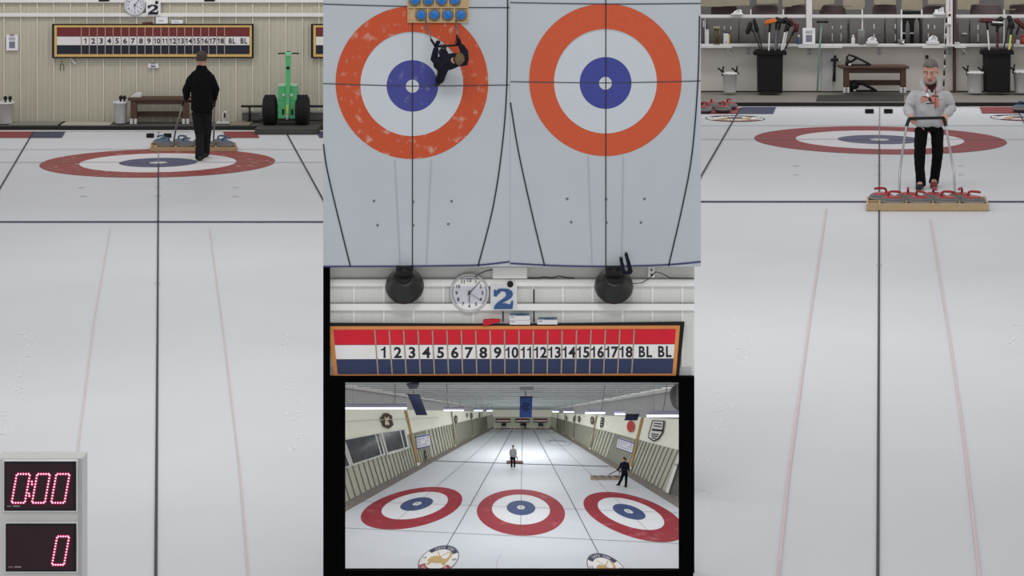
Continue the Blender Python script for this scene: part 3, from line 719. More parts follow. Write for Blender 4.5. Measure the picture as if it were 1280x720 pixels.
# tray of blue-handled stones
yb = FPX*CH/(189.5 + 140)
tl, cells = tray(G(242.3, 189.5, 0), 109*yb/FPX, .66, .075, 'pale wooden tray of blue stones pushed by the man in black jacket', Y=V((-.158, 1, 0)), shift=.07, nrows=2)
rots = (.2, 2.6, .3, 3.0, .6, 2.9, .1, 2.8)
posw = ['front row, leftmost', 'front row, second from left', 'front row, second from right', 'front row, rightmost', 'back row, leftmost', 'back row, second from left', 'back row, second from right', 'back row, rightmost']
for i, p in enumerate(cells):
    stone(p, handle_blue, 'blue-handled stone before the man in black, ' + posw[i], 'blue handled stones in the tray', rot=rots[i])
zb = yb + .3
push_bar(tl, {'a': [P(217.3, 176, zb), P(220, 160, zb - .3), P(229.5, 126.5, YM + .36)], 'b': [P(267, 176, zb), P(267.6, 160, zb - .3), P(268, 127.5, YM + .36)], 'bar': [P(229.5, 126.5, YM + .36), P(268, 127.5, YM + .36)]}, .014, .85)
# =================================================================== RIGHT SHEET (window end)
ZR = 0.62
YWR = 39.8
sR = YWR/FPX
wall_w = mat('wall_offwhite', (196, 191, 185), rough=.7, var=.02, scale=2)
frame_w = mat('frame_white', (206, 205, 203), rough=.5, var=.02)
# low wall below the shelf
mb = MB(wall_w); mb.pb(690, 58, 1420, 116.2, YWR, .12); build(mb, 'wall_right', kind='structure')
mb = MB(mat('skirting_dark', (46, 45, 44))); mb.pb(690, 113.6, 1420, 115.6, YWR - .012, .02); build(mb, 'baseboard_right', kind='structure')
# panel seam, brown post and grey cover board
mb = MB(mat('post_maroon', (74, 48, 48))); mb.pb(1192.3, -14, 1195.0, 115.6, YWR - .10, .10); build(mb, 'trim_3', kind='structure')
mb = MB(mat('post_white', (206, 201, 200))); mb.pb(1183.2, -14, 1190.8, 58, YWR - .10, .10); mb.m(ink_soft); mb.pb(1186.8, -14, 1187.6, 14, YWR - .105, .01); mb.pb(1186.8, 24, 1187.6, 56, YWR - .105, .01); build(mb, 'trim_4', kind='structure')
mb = MB(mat('post_white')if False else MATS['post_white']); mb.pb(1008.2, -14, 1015.2, 35.5, YWR - .08, .08); build(mb, 'trim_5', kind='structure')
# shelf
mb = MB(frame_w)
mb.pb(690, 55.6, 1420, 58.4, YWR - .16, .2)
for x0, x1 in ((876, 915), (998, 1053), (1153, 1184), (1194, 1208)): mb.pb(x0, 56.8, x1, 60.0, YWR - .19, .1)
build(mb, 'trim_6', kind='structure')
# window frame: rail and mullions
mb = MB(frame_w)
mb.pb(690, 18.6, 1420, 22.3, YWR - .03, .10)
for x in (938.6, 979.2, 1078, 1127, 1152.5, 1255.5): mb.pb(x - .7, 12, x + .7, 18.6, YWR + .0, .04)
for x in (1078, 1127, 1255.3): mb.pb(x - .8, 22, x + .8, 56, YWR + .0, .04)
for x in (881.5, 1181): mb.pb(x - .5, 22, x + .5, 56, YWR, .04)
mb.pb(690, -20, 1420, -14, YWR - .03, .1)
build(mb, 'window_1', kind='structure')
mb = MB(mat('glass', (245, 243, 241), rough=.02, trans=1.0, spec=.5, var=0)); mb.pb(690, -14, 1420, 56, YWR + .05, .006); build(mb, 'window_pane', kind='structure')
bpy.data.objects['window_pane'].name = 'window_2'
# room behind the window
room_m = mat('lounge_wall', (104, 103, 102), rough=.8, var=.05, scale=1)
mb = MB(room_m); mb.pb(690, -40, 1420, 116, YWR + 3.2, .1); build(mb, 'wall_lounge', kind='structure')
mb = MB(mat('lounge_counter', (106, 103, 102), rough=.8, var=.04)); mb.pb(690, 19, 1420, 60, YWR + .78, .06); build(mb, 'wall_counter', kind='structure')
mb = MB(mat('lounge_floor', (70, 66, 64))); a = P(690, 58, YWR); b = P(1420, 58, YWR); mb.box((a.x, YWR + .12, ZR), (b.x, YWR + 3.2, ZR + .06)); build(mb, 'floor_lounge', kind='structure')
# chairs seen over the counter
chair_m = mat('chair_mauve', (100, 86, 88), rough=.8)
def lounge_chair(x0, x1, y0, label):
    Yc = YWR + 1.25; root = thing('lounge_chair', label, 'chair', V((P((x0+x1)/2, 0, Yc).x, Yc + .2, ZR + .06)), 'chairs behind the window')
    w = x1 - x0; r = min(4, w*.2); pts = [(x0, 30), (x0, y0 + r), (x0 + r*.3, y0 + r*.3), (x0 + r, y0), (x1 - r, y0), (x1 - r*.3, y0 + r*.3), (x1, y0 + r), (x1, 30)]
    mb = MB(chair_m); mb.pq(pts, Yc, .06); build(mb, 'backrest', root, bev=.01)
    a = P(x0, 34, Yc); b = P(x1, 34, Yc); zs = ZR + .5
    mb = MB(chair_m); mb.box((a.x, Yc - .45, zs), (b.x, Yc + .02, zs + .07)); build(mb, 'seat', root, bev=.01)
    for xx in (a.x + .03, b.x - .03):
        for yy in (Yc - .40, Yc + .03):
            mb = MB(black); mb.cyl((xx, yy, ZR + .06), (xx, yy, zs if yy < Yc else P(0, 30, Yc).z), .015, n=8); build(mb, 'leg', root)
for x0, x1, y0, lb in ((889, 921.5, 6.2, 'leftmost dark chair back behind the window, above the red stones'), (940, 972.5, 6.2, 'dark chair back behind the window above the left broom bin'), (981, 1008, 6, 'dark chair back behind the window just left of the white post'), (1025, 1057, 6.5, 'dark chair back behind the window just right of the white post'), (1091, 1121, 5.5, 'dark chair back behind the window above the left end of the bench'), (1154, 1180, 7, 'dark chair back behind the window above the man in grey'), (1213, 1252, 5.5, 'dark chair back behind the window right of the maroon post'), (1262, 1295, 6, 'rightmost dark chair back behind the window')):
    lounge_chair(x0, x1, y0, lb)
# beige table skirts / blinds behind
blind = mat('beige_panel', (150, 143, 126), rough=.8)
for pts, lb in (([(876, -14), (937, -14), (937, 7), (876, 9)], 'beige hanging blind behind the window at far left'), ([(946, -14), (973, -14), (973, 4.5), (946, 5.5)], 'beige blind behind the window above the left broom bin'), ([(978, -14), (1006, -14), (1006, 5), (978, 9)], 'beige blind behind the window beside the white post'), ([(1016, -14), (1043, -14), (1043, 5), (1030, 6), (1024, 13), (1016, 13)], 'notched beige blind behind the window right of the white post'), ([(1054, -14), (1081, -14), (1081, 8), (1078, 12.2), (1057, 12.2), (1054, 8)], 'beige blind low behind the window above the bench left end'), ([(1092.5, -14), (1120, -14), (1120, 6.3), (1106, 5.5), (1092.5, 6.3)], 'beige blind behind the window above the dark doorway, left one'), ([(1127, -14), (1153, -14), (1153, 12.8), (1127, 12.8)], 'beige blind right over the dark doorway behind the window'), ([(1160, -14), (1183, -14), (1183, 5), (1160, 6)], 'beige blind behind the window left of the maroon post'), ([(1197, -14), (1224, -14), (1224, 5), (1214, 6), (1213, 13), (1197, 13)], 'notched beige blind behind the window right of the maroon post'), ([(1255, -14), (1290, -14), (1290, 4), (1262, 6), (1261, 13), (1255, 13)], 'beige blind behind the window at the far right')):
    root = thing('roller_blind', lb, 'blind', P(pts[0][0] + 12, 13, YWR + 1.1), 'beige blinds behind the window')
    mb = MB(blind); mb.pq(pts, YWR + 1.1, .03); build(mb, 'cloth', root, bev=.005)
    mb = MB(mat('panel_hem', (146, 140, 124))); x0 = min(p[0] for p in pts); x1 = max(p[0] for p in pts); ym = max(p[1] for p in pts if p[0] == x0); mb.pb(x0 + .5, ym - 1.8, x0 + (x1-x0)*.42, ym - .6, YWR + 1.09, .01); build(mb, 'hem', root)
# dark doorway with coat shapes
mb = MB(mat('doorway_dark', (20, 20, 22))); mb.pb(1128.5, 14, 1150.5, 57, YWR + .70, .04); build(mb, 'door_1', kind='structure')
mb = MB(frame_w); mb.pb(1127.5, 40.8, 1147.5, 42.4, YWR + .66, .03); build(mb, 'door_bar', label='pale grab bar across the dark doorway behind the window', cat='bar')
for x0, x1, y0, y1, lb in ((1131.5, 1137.5, 27, 54, 'pale slim coat hanging in the dark doorway'), (1142, 1149.5, 23, 54, 'grey long coat hanging at the right of the dark doorway'), (1120.5, 1127, 23, 54, 'grey curtain strip left of the dark doorway')):
    xm = (x0+x1)/2; s_ = (x1-x0)/2*sR; mb = MB(mat('coat_grey', (120, 122, 124), rough=.9))
    mb.tube([P(xm, y1, YWR + .66), P(xm, (y0+y1)/2, YWR + .66), P(xm, y0 + 5, YWR + .66), P(xm, y0, YWR + .62)], [(s_, .03), (s_*.9, .03), (s_*.8, .03), (s_*.2, .02)], lat=(1, 0, 0), n=14)
    build(mb, 'coat' if 'coat' in lb else 'curtain', label=lb, cat='coat' if 'coat' in lb else 'curtain')
# small pale upright pieces on the counter front, seen through the glass
fitting_m = mat('pale_fitting', (226, 226, 226), rough=.5)
for x, y0, y1 in ((905.5, 33, 37), (913.5, 33, 37), (1040.5, 32.5, 36), (1051.5, 32, 36), (1040.5, 42, 51.5), (1051.5, 42, 51.5), (1092.8, 30, 36), (1119.3, 30, 36), (1119.3, 43, 51), (1092.8, 42.5, 46), (1160.5, 30.5, 36), (1168.3, 31.5, 36), (1222.7, 31, 37), (1222.7, 42, 52), (879.5, 26, 34)):
    pass
slot = [('pale upright slot in the dark counter front', x, y0, y1) for x, y0, y1 in ((1040.5, 42, 51.5), (1051.5, 42, 51.5))]
# handles on the counter doors, two rows
root = thing('counter_doors', 'row of grey counter doors with pale upright pulls behind the window', 'cabinet', P(1060, 57, YWR + .7))
for x0, x1 in ((884, 924), (924, 956), (1016, 1060), (1062, 1106), (1107, 1120), (1153, 1180), (1198, 1212), (1213, 1254), (1257, 1290)):
    mb = MB(mat('door_grey', (110, 107, 107))); mb.pb(x0, 23.5, x1 - .8, 56, YWR + .69, .03); d = build(mb, 'door', root, bev=.006)
for x, y0, y1 in ((905.5, 33, 37), (913.5, 33, 37), (1040.5, 32.5, 36), (1051.5, 32, 36), (1040.5, 42, 51.5), (1051.5, 42, 51.5), (1092.8, 30, 36), (1119.3, 30, 36), (1119.3, 43, 51), (1092.8, 42.5, 46), (1160.5, 30.5, 36), (1168.3, 31.5, 36), (1160.5, 42, 47), (1222.7, 31, 37), (1222.7, 42, 52), (879.5, 26, 34)):
    mb = MB(fitting_m); mb.pb(x - .55, y0, x + .55, y1, YWR + .66, .03); build(mb, 'pull', root, bev=.003)
mb = MB(fitting_m); mb.pb(1203, 41.3, 1208.6, 42.8, YWR + .66, .03); build(mb, 'label_plate', root)

# ---- platform
YP = 37.87
mb = MB(mat('platform_tan', (124, 119, 112), rough=.8, var=.06)); a = P(690, 0, YP); b = P(1420, 0, YP)
mb.box((a.x, YP + .04, ZR), (b.x, YWR + .06, ZR + .072)); mb.m(MATS['platform_black']); mb.box((a.x, YP, ZR), (b.x, YP + .04, ZR + .070)); build(mb, 'floor_platform', kind='structure')
for pts, lb in (([(1020, 126.8), (1022, 119.5), (1130, 119.5), (1130, 126.8)], 'dark rubber mat on the platform in front of the bench'),):
    mb = MB(mat('mat_dark', (52, 51, 50), rough=.9)); mb.prism([G(x, y, ZR + .072) for x, y in pts], (0, 0, .012)); build(mb, 'rubber_mat', label=lb, cat='mat')
mb = MB(mat('floor_clip', (150, 146, 140))); mb.pb(965, 122.6, 970, 124, 38.7, .06); build(mb, 'door_stop', label='small pale stop lying on the tan platform below the left broom bin', cat='stop')
# ---- ice
mb = MB(ice)
mb.prism([G(x, y, ZR) for x, y in [(690, 133.6), (1420, 133.6), (1420, 790), (866.6, 790), (866.6, 470), (700, 300)]], (0, 0, -.08))
mb.m(white); gquad(mb, [(690, 131.6), (1420, 131.6), (1420, 134.4), (690, 134.4)], ZR, .006)
cR = G(1099.3, 174.7, ZR)
house(mb, cR, 1.0, paint_red2, paint_blue, paint_white, ZR)
mb.m(line_black); gline(mb, [(1099.2, 177), (1098.6, 400), (1097, 790)], .018, ZR, .012)
mb.m(line_grey); gline(mb, [(1099.6, 134.4), (1099.2, 177)], .014, ZR, .012)
gline(mb, [(690, 174.7), (1420, 174.7)], .03, ZR, .012); gline(mb, [(690, 157.6), (1420, 157.6)], .03, ZR, .012)
mb.m(line_blue); gline(mb, [(690, 252.8), (1420, 252.8)], .085, ZR, .012)
mb.m(line_black); gline(mb, [(926, 136), (915, 154), (878.2, 218), (840, 284)], .024, ZR, .012); gline(mb, [(1270, 136), (1283, 158), (1330, 240)], .024, ZR, .012)
mb.m(MATS['panel_red']); gquad(mb, [(882, 135.2), (927, 135.2), (921.5, 142.6), (876, 142.6)], ZR, .008); gquad(mb, [(1224.5, 134.2), (1270, 134.2), (1276, 142), (1227.5, 142)], ZR, .008)
mb.m(MATS['panel_blue']); gquad(mb, [(927.5, 134.2), (970, 134.2), (966.5, 142.6), (922.5, 142.6)], ZR, .008); gquad(mb, [(1271, 134.2), (1320, 134.2), (1325, 142), (1277, 142)], ZR, .008)
mb.m(line_grey)
for x, y in ((995, 208), (1099.2, 208), (1201, 208), (995, 219), (1099.2, 219), (1201, 219)): gline(mb, [(x - 3.5, y), (x + 3.5, y)], .03, ZR, .011)
mb.m(line_pink); gline(mb, [(1033, 262), (1012, 400), (985, 600), (966, 790)], .016, ZR, .011); gline(mb, [(1163, 275), (1188, 430), (1206, 560), (1232, 790)], .016, ZR, .011)
mb.m(MATS['line_red']); gline(mb, [(1095, 333), (1103, 333)], .02, ZR, .013)
for ex, ey in ((918.8, 148.4), (1275.5, 147.4)):
    cc = G(ex, ey, ZR); crest_paint(mb, lambda u, v, k: cc + V((u*.475, v*.5, .004 + .0025*k)))
scuffs(mb, [(926, 432, 6, 10, 30), (900, 520, 7, 22, 34), (886, 610, 6, 22, 30), (1270, 425, 5, 14, 22)], ZR, 5)
build(mb, 'floor', kind='structure')
hack(1082, 136.6, 1092, 142, ZR, 'left black hack foothold on the ice before the window wall')
hack(1105.6, 136.6, 1115.8, 142, ZR, 'right black hack foothold on the ice before the window wall')

# ---- things standing along the wall
YS = 39.45
def bin_(x0, x1, y0, y1, Y, label):
    s = Y/FPX; c = P((x0+x1)/2, y1, Y); w = (x1-x0)/2*s; H = (y1-y0)*s; d = w*.8
    root = thing('broom_bin', label, 'bin', c, 'black broom bins')
    mb = MB(rubber)
    rr = lambda k, h: [c + V((sx*w*k, d + sy*d*k, h)) for sx, sy in ((-.92, -1), (.92, -1), (1, -.9), (1, .9), (.92, 1), (-.92, 1), (-1, .9), (-1, -.9))]
    mb.loft([rr(.86, 0), rr(.92, H*.9), rr(.90, H*.9), rr(.88, .03)], smooth=False); build(mb, 'bin_body', root, bev=.006)
    mb = MB(rubber); mb.loft([rr(.86, H*.90), rr(1.04, H*.91), rr(1.06, H*1.0), rr(.98, H*1.0), rr(.86, H*.93)], caps=False, smooth=False); build(mb, 'rim', root)
    for sx in (-1, 1):
        mb = MB(rubber); mb.box((c.x + sx*w*1.12 - .025, c.y + d - .08, c.z + H*.88), (c.x + sx*w*1.12 + .025, c.y + d + .08, c.z + H*.97)); build(mb, 'handle', root, bev=.006)
    return c, w, d, H
bin_(947, 980.5, 63.2, 116.8, YS - .3, 'black bin of brooms left of the white post')
bin_(1232, 1265.5, 62.4, 116.2, YS - .3, 'black bin of brooms at the right end of the window wall')
def broom(a, b, hd, ang, m_sh, m_hd, label, group, r=.014, w=.15, th=.045, Y=None, m_pad=None):
    """curling broom standing in a bin: shaft from view point a (in the bin) to b (head); hd head centre"""
    Y = Y or YS; A = P(a[0], a[1], Y); B = P(b[0], b[1], Y + .1)
    A = A + (A - B).normalized()*.45
    root = thing('curling_broom', label, 'broom', A, group)
    mb = MB(m_sh); mb.tube([A, B], r, n=10); build(mb, 'shaft', root)
    c = P(hd[0], hd[1], Y + .1); d = V((math.cos(ang), 0, -math.sin(ang))); u = V((math.sin(ang), 0, math.cos(ang)))
    mb = MB(m_hd); mb.tube([c - d*w*1.0, c - d*w*.8, c + d*w*.8, c + d*w*1.0], [(th*.5, .04), (th*.8, .05), (th*.8, .05), (th*.5, .04)], lat=u, n=14); build(mb, 'head', root)
    mb = MB(m_pad or m_hd); mb.tube([c - d*w*.85 + u*th*.75, c + d*w*.85 + u*th*.75], [(th*.35, .045)]*2, lat=u, n=12); build(mb, 'pad', root)
    mb = MB(black); mb.tube([B - (B-A).normalized()*.10, c], r*1.5, n=10); build(mb, 'socket', root)
sh_w = mat('shaft_white', (200, 200, 200), rough=.4); sh_g = mat('shaft_grey', (96, 100, 106), rough=.4); sh_k = mat('shaft_black', (24, 24, 25), rough=.4)
hd_o = mat('head_orange', (196, 104, 40), rough=.5); hd_k = MATS['black_plastic']; hd_r = mat('head_dark_red', (84, 34, 36), rough=.6); sh_y = mat('shaft_yellow', (176, 184, 84), rough=.4)
gb = 'brooms in the left bin'
broom((951, 63), (939, 32), (935.8, 35), 1.9, sh_k, hd_k, 'leftmost black broom in the left bin, head leaning left', gb, w=.11)
broom((953, 62), (945, 31), (944.8, 32), 1.35, sh_k, hd_k, 'second black broom from the left in the left bin, pointing steeply up', gb, w=.12, m_pad=sh_g)
broom((961, 62), (962, 33), (963, 27.5), -.22, sh_w, hd_o, 'broom with orange head in the left bin', gb, w=.10, Y=YS - .1)
broom((969, 62), (970.5, 30), (971, 26.5), .05, sh_g, hd_k, 'grey-shafted broom with wide black head in the left bin', gb, w=.16, Y=YS)
broom((970.5, 63), (974.5, 30), (975.5, 26), .3, sh_g, hd_k, 'dark grey broom behind the white-shafted ones in the left bin', gb, w=.10, Y=YS + .1)
broom((977, 62), (982.5, 33), (984, 27), .8, sh_w, hd_k, 'white-shafted broom with black head near the right of the left bin', gb, w=.08, Y=YS - .12)
broom((979, 63), (985.5, 32), (988, 28), 1.2, sh_w, hd_r, 'white-shafted broom with dark red head in the left bin', gb, w=.07, Y=YS - .05)
broom((981, 62), (993, 38), (995, 34.5), 1.7, sh_k, hd_r, 'rightmost broom in the left bin with dark red head leaning right', gb, w=.08)
gb = 'brooms in the right bin'
broom((1236.5, 62), (1234, 30), (1233.5, 26), .03, sh_w, hd_r, 'leftmost broom in the right bin, wide dark red head', gb, w=.13)
broom((1246, 62), (1246, 33), (1246.5, 30.5), .06, hd_r, hd_k, 'broom with pale-edged black head in the right bin', gb, w=.10, m_pad=sh_w, Y=YS - .1)
broom((1247, 62), (1248, 28), (1248.5, 25.5), -.5, sh_k, hd_k, 'tilted black broom standing behind the pale-edged one in the right bin', gb, w=.08, Y=YS + .12)
broom((1254.5, 62), (1261, 30), (1262.5, 26), 1.2, sh_k, hd_k, 'black broom leaning right beside the yellow shaft in the right bin', gb, w=.09, Y=YS + .05)
broom((1261.5, 62), (1264.5, 36), (1264.5, 32), 1.5, sh_y, hd_k, 'broom with yellow shaft in the right bin', gb, w=.06, Y=YS - .1, r=.018)
broom((1263.5, 64), (1273, 36), (1275, 30), .75, mat('shaft_wine', (92, 44, 56), rough=.4), hd_r, 'rightmost broom in the right bin, dark red head leaning right', gb, w=.12)
# teal mop standing by the wall
root = thing('push_mop', 'teal-handled mop standing head up between the white post and the bench', 'mop', P(1021.5, 114, YWR - .25))
mb = MB(mat('teal_shaft', (110, 150, 136), rough=.5)); mb.tube([P(1021.6, 113.6, YWR - .22), P(1024.5, 60, YWR - .2), P(1027.2, 29, YWR - .2)], .016, n=10); build(mb, 'shaft', root)
mb = MB(white); mb.tube([P(1025, 29.2, YWR - .2), P(1027.3, 28, YWR - .2), P(1029.6, 29.2, YWR - .2)], .02, n=8); build(mb, 'socket', root)
mb = MB(black); mb.tube([P(1021.2, 27, YWR - .2), P(1022.5, 27.2, YWR - .2), P(1033.5, 27.2, YWR - .2), P(1035, 27, YWR - .2)], [(.02, .04), (.027, .05), (.027, .05), (.02, .04)], lat=(0, 0, 1), n=12); build(mb, 'head', root)
mb = MB(mat('cover_grey', (178, 177, 178))); mb.pb(1027, 63.5, 1041, 114, YWR - .03, .03); build(mb, 'wall_cover', label='pale grey upright panel on the wall behind the teal mop', cat='panel', bev=.004)
# stick delivery tool leaning
root = thing('delivery_stick', 'short black crossed stick hanging on the wall left of the bench', 'tool', P(1043, 102, YWR - .05))
mb = MB(black); mb.tube([P(1042.5, 101, YWR - .05), P(1043, 90, YWR - .05), P(1044, 70, YWR - .05)], [.03, .022, .022], n=8); build(mb, 'shaft', root)
mb = MB(black); mb.tube([P(1038.5, 75, YWR - .06), P(1048.5, 74.6, YWR - .06)], [.02, .02], n=8); build(mb, 'cross_piece', root)
mb = MB(white); mb.ell(P(1049, 74.8, YWR - .06), (.02, .02, .02)); mb.ell(P(1038, 75, YWR - .06), (.012, .015, .012)); build(mb, 'end_cap', root) if False else build(mb, 'end_caps', root)
# bench
bench(1051, 1136.5, 82.8, 86, 91.5, 116, 0, 'dark wooden bench against the window wall behind the man in grey', None, 3.6, 39.15, .42)
def knee_stabiliser(pts_frame, x0, y0, Y, label):
    """black folded frame: triangle of rods on a foot"""
    root = thing('slide_stabiliser', label, 'slider', P(x0, y0, Y))
    for nm, pts, r in pts_frame:
        mb = MB(black); mb.tube([P(x, y, Y + dy) for x, y, dy in pts], r, n=8); build(mb, nm, root)
    mb = MB(plastic_w); mb.ell(P(x0 - 16, y0 - 1.6, Y - .03), (.025, .02, .02)); build(mb, 'pad', root)
knee_stabiliser([('frame', [(1058.5, 80, 0), (1058.7, 72, 0), (1061, 68.4, 0), (1068, 70.5, 0), (1080, 76.5, 0), (1088, 81.2, 0)], .02), ('runner', [(1058, 81, 0), (1067, 81.2, 0), (1087, 81.2, 0)], .018), ('brace', [(1060, 78, .02), (1065, 76.6, .02), (1071, 72.4, .02)], .022), ('block', [(1058.5, 80, 0), (1060, 75, 0), (1062, 77.5, 0)], .035)], 1078, 82.4, 39.25, 'black triangular frame tool lying on top of the dark bench')
knee_stabiliser([('frame', [(1064, 112, 0), (1065, 105, 0), (1068, 101.8, 0), (1078, 104.5, 0), (1088, 109.5, 0), (1095, 113.5, 0)], .026), ('runner', [(1062, 113.5, 0), (1072, 113.6, 0), (1094, 113.6, 0)], .02), ('block', [(1065, 111, 0), (1067, 105, 0), (1071, 108, 0)], .06)], 1084, 114.6, 39.3, 'black triangular frame tool on the platform under the dark bench')
# buckets
for x0, x1, y0, y1, lb in ((903, 921.5, 90.5, 115, 'white bucket with black tongs at the left below the shelf'), (1208.5, 1229, 89.3, 116, 'white bucket with dark cross brushes right of the maroon post'), (1266.5, 1290, 88, 115.6, 'white bucket at the far right edge beside the broom bin')):
    root, c, R, H = bucket(x0, x1, y0, y1, 39.3, lb)
    for k, dxx in enumerate((-1.05, .8)):
        p = c + V((R*dxx, -R*.2, H*1.02)); o = thing('brush', 'black crossed brush on the rim of the bucket %s, %s' % ('left of both bins' if x0 < 1000 else 'by the maroon post', 'left one' if k == 0 else 'right one'), 'brush', p, 'rim brushes')
        if x0 > 1260: o['label'] = 'black brush on the rim of the far right bucket, %s' % ('left one' if k == 0 else 'right one')
        mb = MB(black); mb.tube([p + V((-.07, 0, .07)), p + V((.05, 0, -.03))], .016, n=8); build(mb, 'handle', o)
        mb = MB(black); mb.tube([p + V((.02, -.02, .10)), p + V((0, 0, -.06))], .014, n=8); build(mb, 'bristle_bar', o)
# outlets
for x, lb in ((935.5, 'wall socket plate left of the left broom bin'), (1012, 'wall socket plate below the leaning notice'), (1099, 'wall socket plate above the dark bench'), (1187, 'wall socket plate below the white post')):
    root = thing('socket_plate', lb, 'socket', P(x, 68.5, YWR - .01), 'wall sockets')
    mb = MB(mat('plate_grey', (170, 168, 165))); mb.pb(x - 2.8, 60, x + 2.8, 68.5, YWR - .012, .012); build(mb, 'plate', root, bev=.003)
    mb = MB(ink_soft); mb.pb(x - .6, 65.4, x + .6, 67.2, YWR - .016, .006); build(mb, 'lower_socket', root); mb = MB(ink_soft); mb.pb(x - .6, 61.4, x + .6, 63, YWR - .016, .006); build(mb, 'upper_socket', root)
# hook of white plastic below the shelf
for pts, lb in (([(908, 62), (913, 60.5), (909, 64.5), (914.5, 68.5)], 'white hook hanging under the left end of the shelf'), ([(1202, 60.5), (1205.5, 64), (1204, 68), (1206, 60.8), (1208, 67)], 'white clips hanging under the shelf right of the maroon post')):
    root = thing('shelf_hook', lb, 'hook', P(pts[0][0], 68, YWR - .06))
    mb = MB(white); mb.tube([P(x, y, YWR - .06) for x, y in pts], .014, n=8); build(mb, 'bent_rod', root)
    mb = MB(black); mb.tube([P(pts[-2][0], pts[-2][1] + .3, YWR - .05), P(pts[-1][0], pts[-1][1] + .6, YWR - .05)], .009, n=6); build(mb, 'tip', root)
# ---- things on the shelf
YF = YWR - .12; zS = P(0, 55.6, YF).z
def can(x0, x1, y0, m, name, label, cat, cap=None, y1=55.5, Y=YF):
    c = P((x0+x1)/2, y1, Y); R = (x1-x0)/2*Y/FPX; H = (y1-y0)*Y/FPX; root = thing(name, label, cat, c)
    mb = MB(m); mb.lathe(c, [(0, 0), (R*.95, 0), (R, .006), (R, H*.93), (R*.96, H*.95), (0, H*.95)], 24); build(mb, 'body', root)
    mb = MB(cap or m); mb.lathe(c + V((0, 0, H*.92)), [(R*1.02, 0), (R*1.03, H*.07), (R*.9, H*.08), (0, H*.08)], 24); build(mb, 'lid', root)
    return root
can(881.8, 886, 37, plastic_w, 'tube', 'tall slim white tube on the left of the shelf', 'tube')
r_ = thing('hourglass', 'brass two-pillared timer stand on the shelf beside the white tube', 'stand', P(896, 55.5, YF))
bz = mat('brass_dark', (92, 84, 52), rough=.4, metal=.3)
for x in (894.4, 898.6):
    mb = MB(bz); mb.cyl(P(x, 54.6, YF), P(x, 35, YF), .021, n=12); build(mb, 'pillar', r_)
mb = MB(mat('brass_light', (150, 142, 110))); mb.pb(892, 33.4, 900, 35.6, YF - .05, .10); build(mb, 'top_plate', r_, bev=.004)
mb = MB(bz); mb.pb(892.5, 54.2, 900, 55.6, YF - .05, .10); build(mb, 'base_plate', r_, bev=.004)
r_ = thing('canister', 'white canister with yellow side on the shelf left of the broom bin', 'canister', P(908, 55.5, YF))
mb = MB(plastic_w); mb.pb(904.5, 41.5, 910.5, 55.5, YF - .03, .08); build(mb, 'body', r_, bev=.01)
mb = MB(mat('label_yellow', (196, 184, 110))); mb.pb(909, 43, 912, 55, YF - .028, .07); build(mb, 'label_band', r_, bev=.004)
mb = MB(black); mb.pb(905, 40.4, 912, 41.6, YF - .03, .08); build(mb, 'lid', r_, bev=.004)
mb = MB(ink); mb.pb(907, 52, 908.5, 53.2, YF - .034, .006); build(mb, 'print', r_)
sheet_of_paper('notice', 1003.5, 35.2, 1019, 55.4, YF - .05, 'printed white notice leaning on the shelf before the white post', 'notice', clip=False)
def bottle(x, y0, w, m, capm, label, y1=55.5):
    c = P(x, y1, YF); s = YF/FPX; R = w/2*s; H = (y1-y0)*s; root = thing('bottle', label, 'bottle', c)
    mb = MB(m); mb.lathe(c, [(0, 0), (R*.95, 0), (R, .006), (R, H*.62), (R*.8, H*.72), (R*.42, H*.78), (R*.42, H*.82), (0, H*.82)], 20); build(mb, 'body', root)
    mb = MB(capm); mb.lathe(c + V((0, 0, H*.78)), [(0, 0), (R*.55, 0), (R*.55, H*.20), (R*.4, H*.22), (0, H*.22)], 16); build(mb, 'cap', root)
    mb = MB(paper); mb.lathe(c, [(R*1.01, H*.25), (R*1.01, H*.45)], 20); build(mb, 'label_band', root) if False else None
    mb.bm.free() if False else None
bottle(998.5, 43.5, 5, mat('bottle_blue', (74, 96, 128), rough=.3), white, 'small blue bottle with white cap on the shelf left of the notice')
bottle(1066.5, 43.8, 4.6, plastic_w, white, 'small white bottle on the shelf above the left end of the bench')
r_ = thing('jar', 'clear ribbed jar of white sticks on the shelf near the bench', 'jar', P(1076.8, 55.5, YF)); c = P(1076.8, 55.4, YF); s_ = YF/FPX
mb = MB(mat('jar_glass', (150, 154, 156), rough=.2, alpha=.55)); mb.lathe(c, [(0, 0), (4*s_, 0), (4.6*s_, 17*s_), (5*s_, 18.5*s_), (4.7*s_, 18.5*s_), (4.2*s_, 16*s_), (3.6*s_, 1*s_), (0, 1*s_)], 24); build(mb, 'glass', r_)
for k in range(5):
    mb = MB(plastic_w); x = 1074 + k*1.4; mb.cyl(P(x + (1076.8 - x)*.2, 54.5, YF + .01*(k % 2)), P(x, 43 + (k % 3), YF + .01*(k % 2)), .012, n=8); build(mb, 'stick', r_)
def tissue_box(x0, x1, y0, ym, y1, Y, label, pk):
    root = thing('tissue_box', label, 'tissue box', P((x0+x1)/2, y1, Y), 'tissue boxes')
    mb = MB(plastic_w); mb.pb(x0, ym, x1, y1, Y - .06, .12); build(mb, 'carton', root, bev=.005)
    mb = MB(mat('tissue', (222, 222, 226), rough=.9)); s = Y/FPX
    pts = [(x0 + (x1-x0)*u, ym - (ym-y0)*v) for u, v in pk]
    mb.loft([[P(x, y, Y - .03) for x, y in pts], [P(x*.5 + (x0+x1)/4, y, Y + .0) + V((0, -.05, 0)) for x, y in pts], [P(x, y, Y + .03) for x, y in pts]], smooth=False); build(mb, 'tissue', root)
PK = [(.12, 0), (.08, .5), (.35, .85), (.5, 1), (.75, .8), (.88, .45), (.85, 0)]
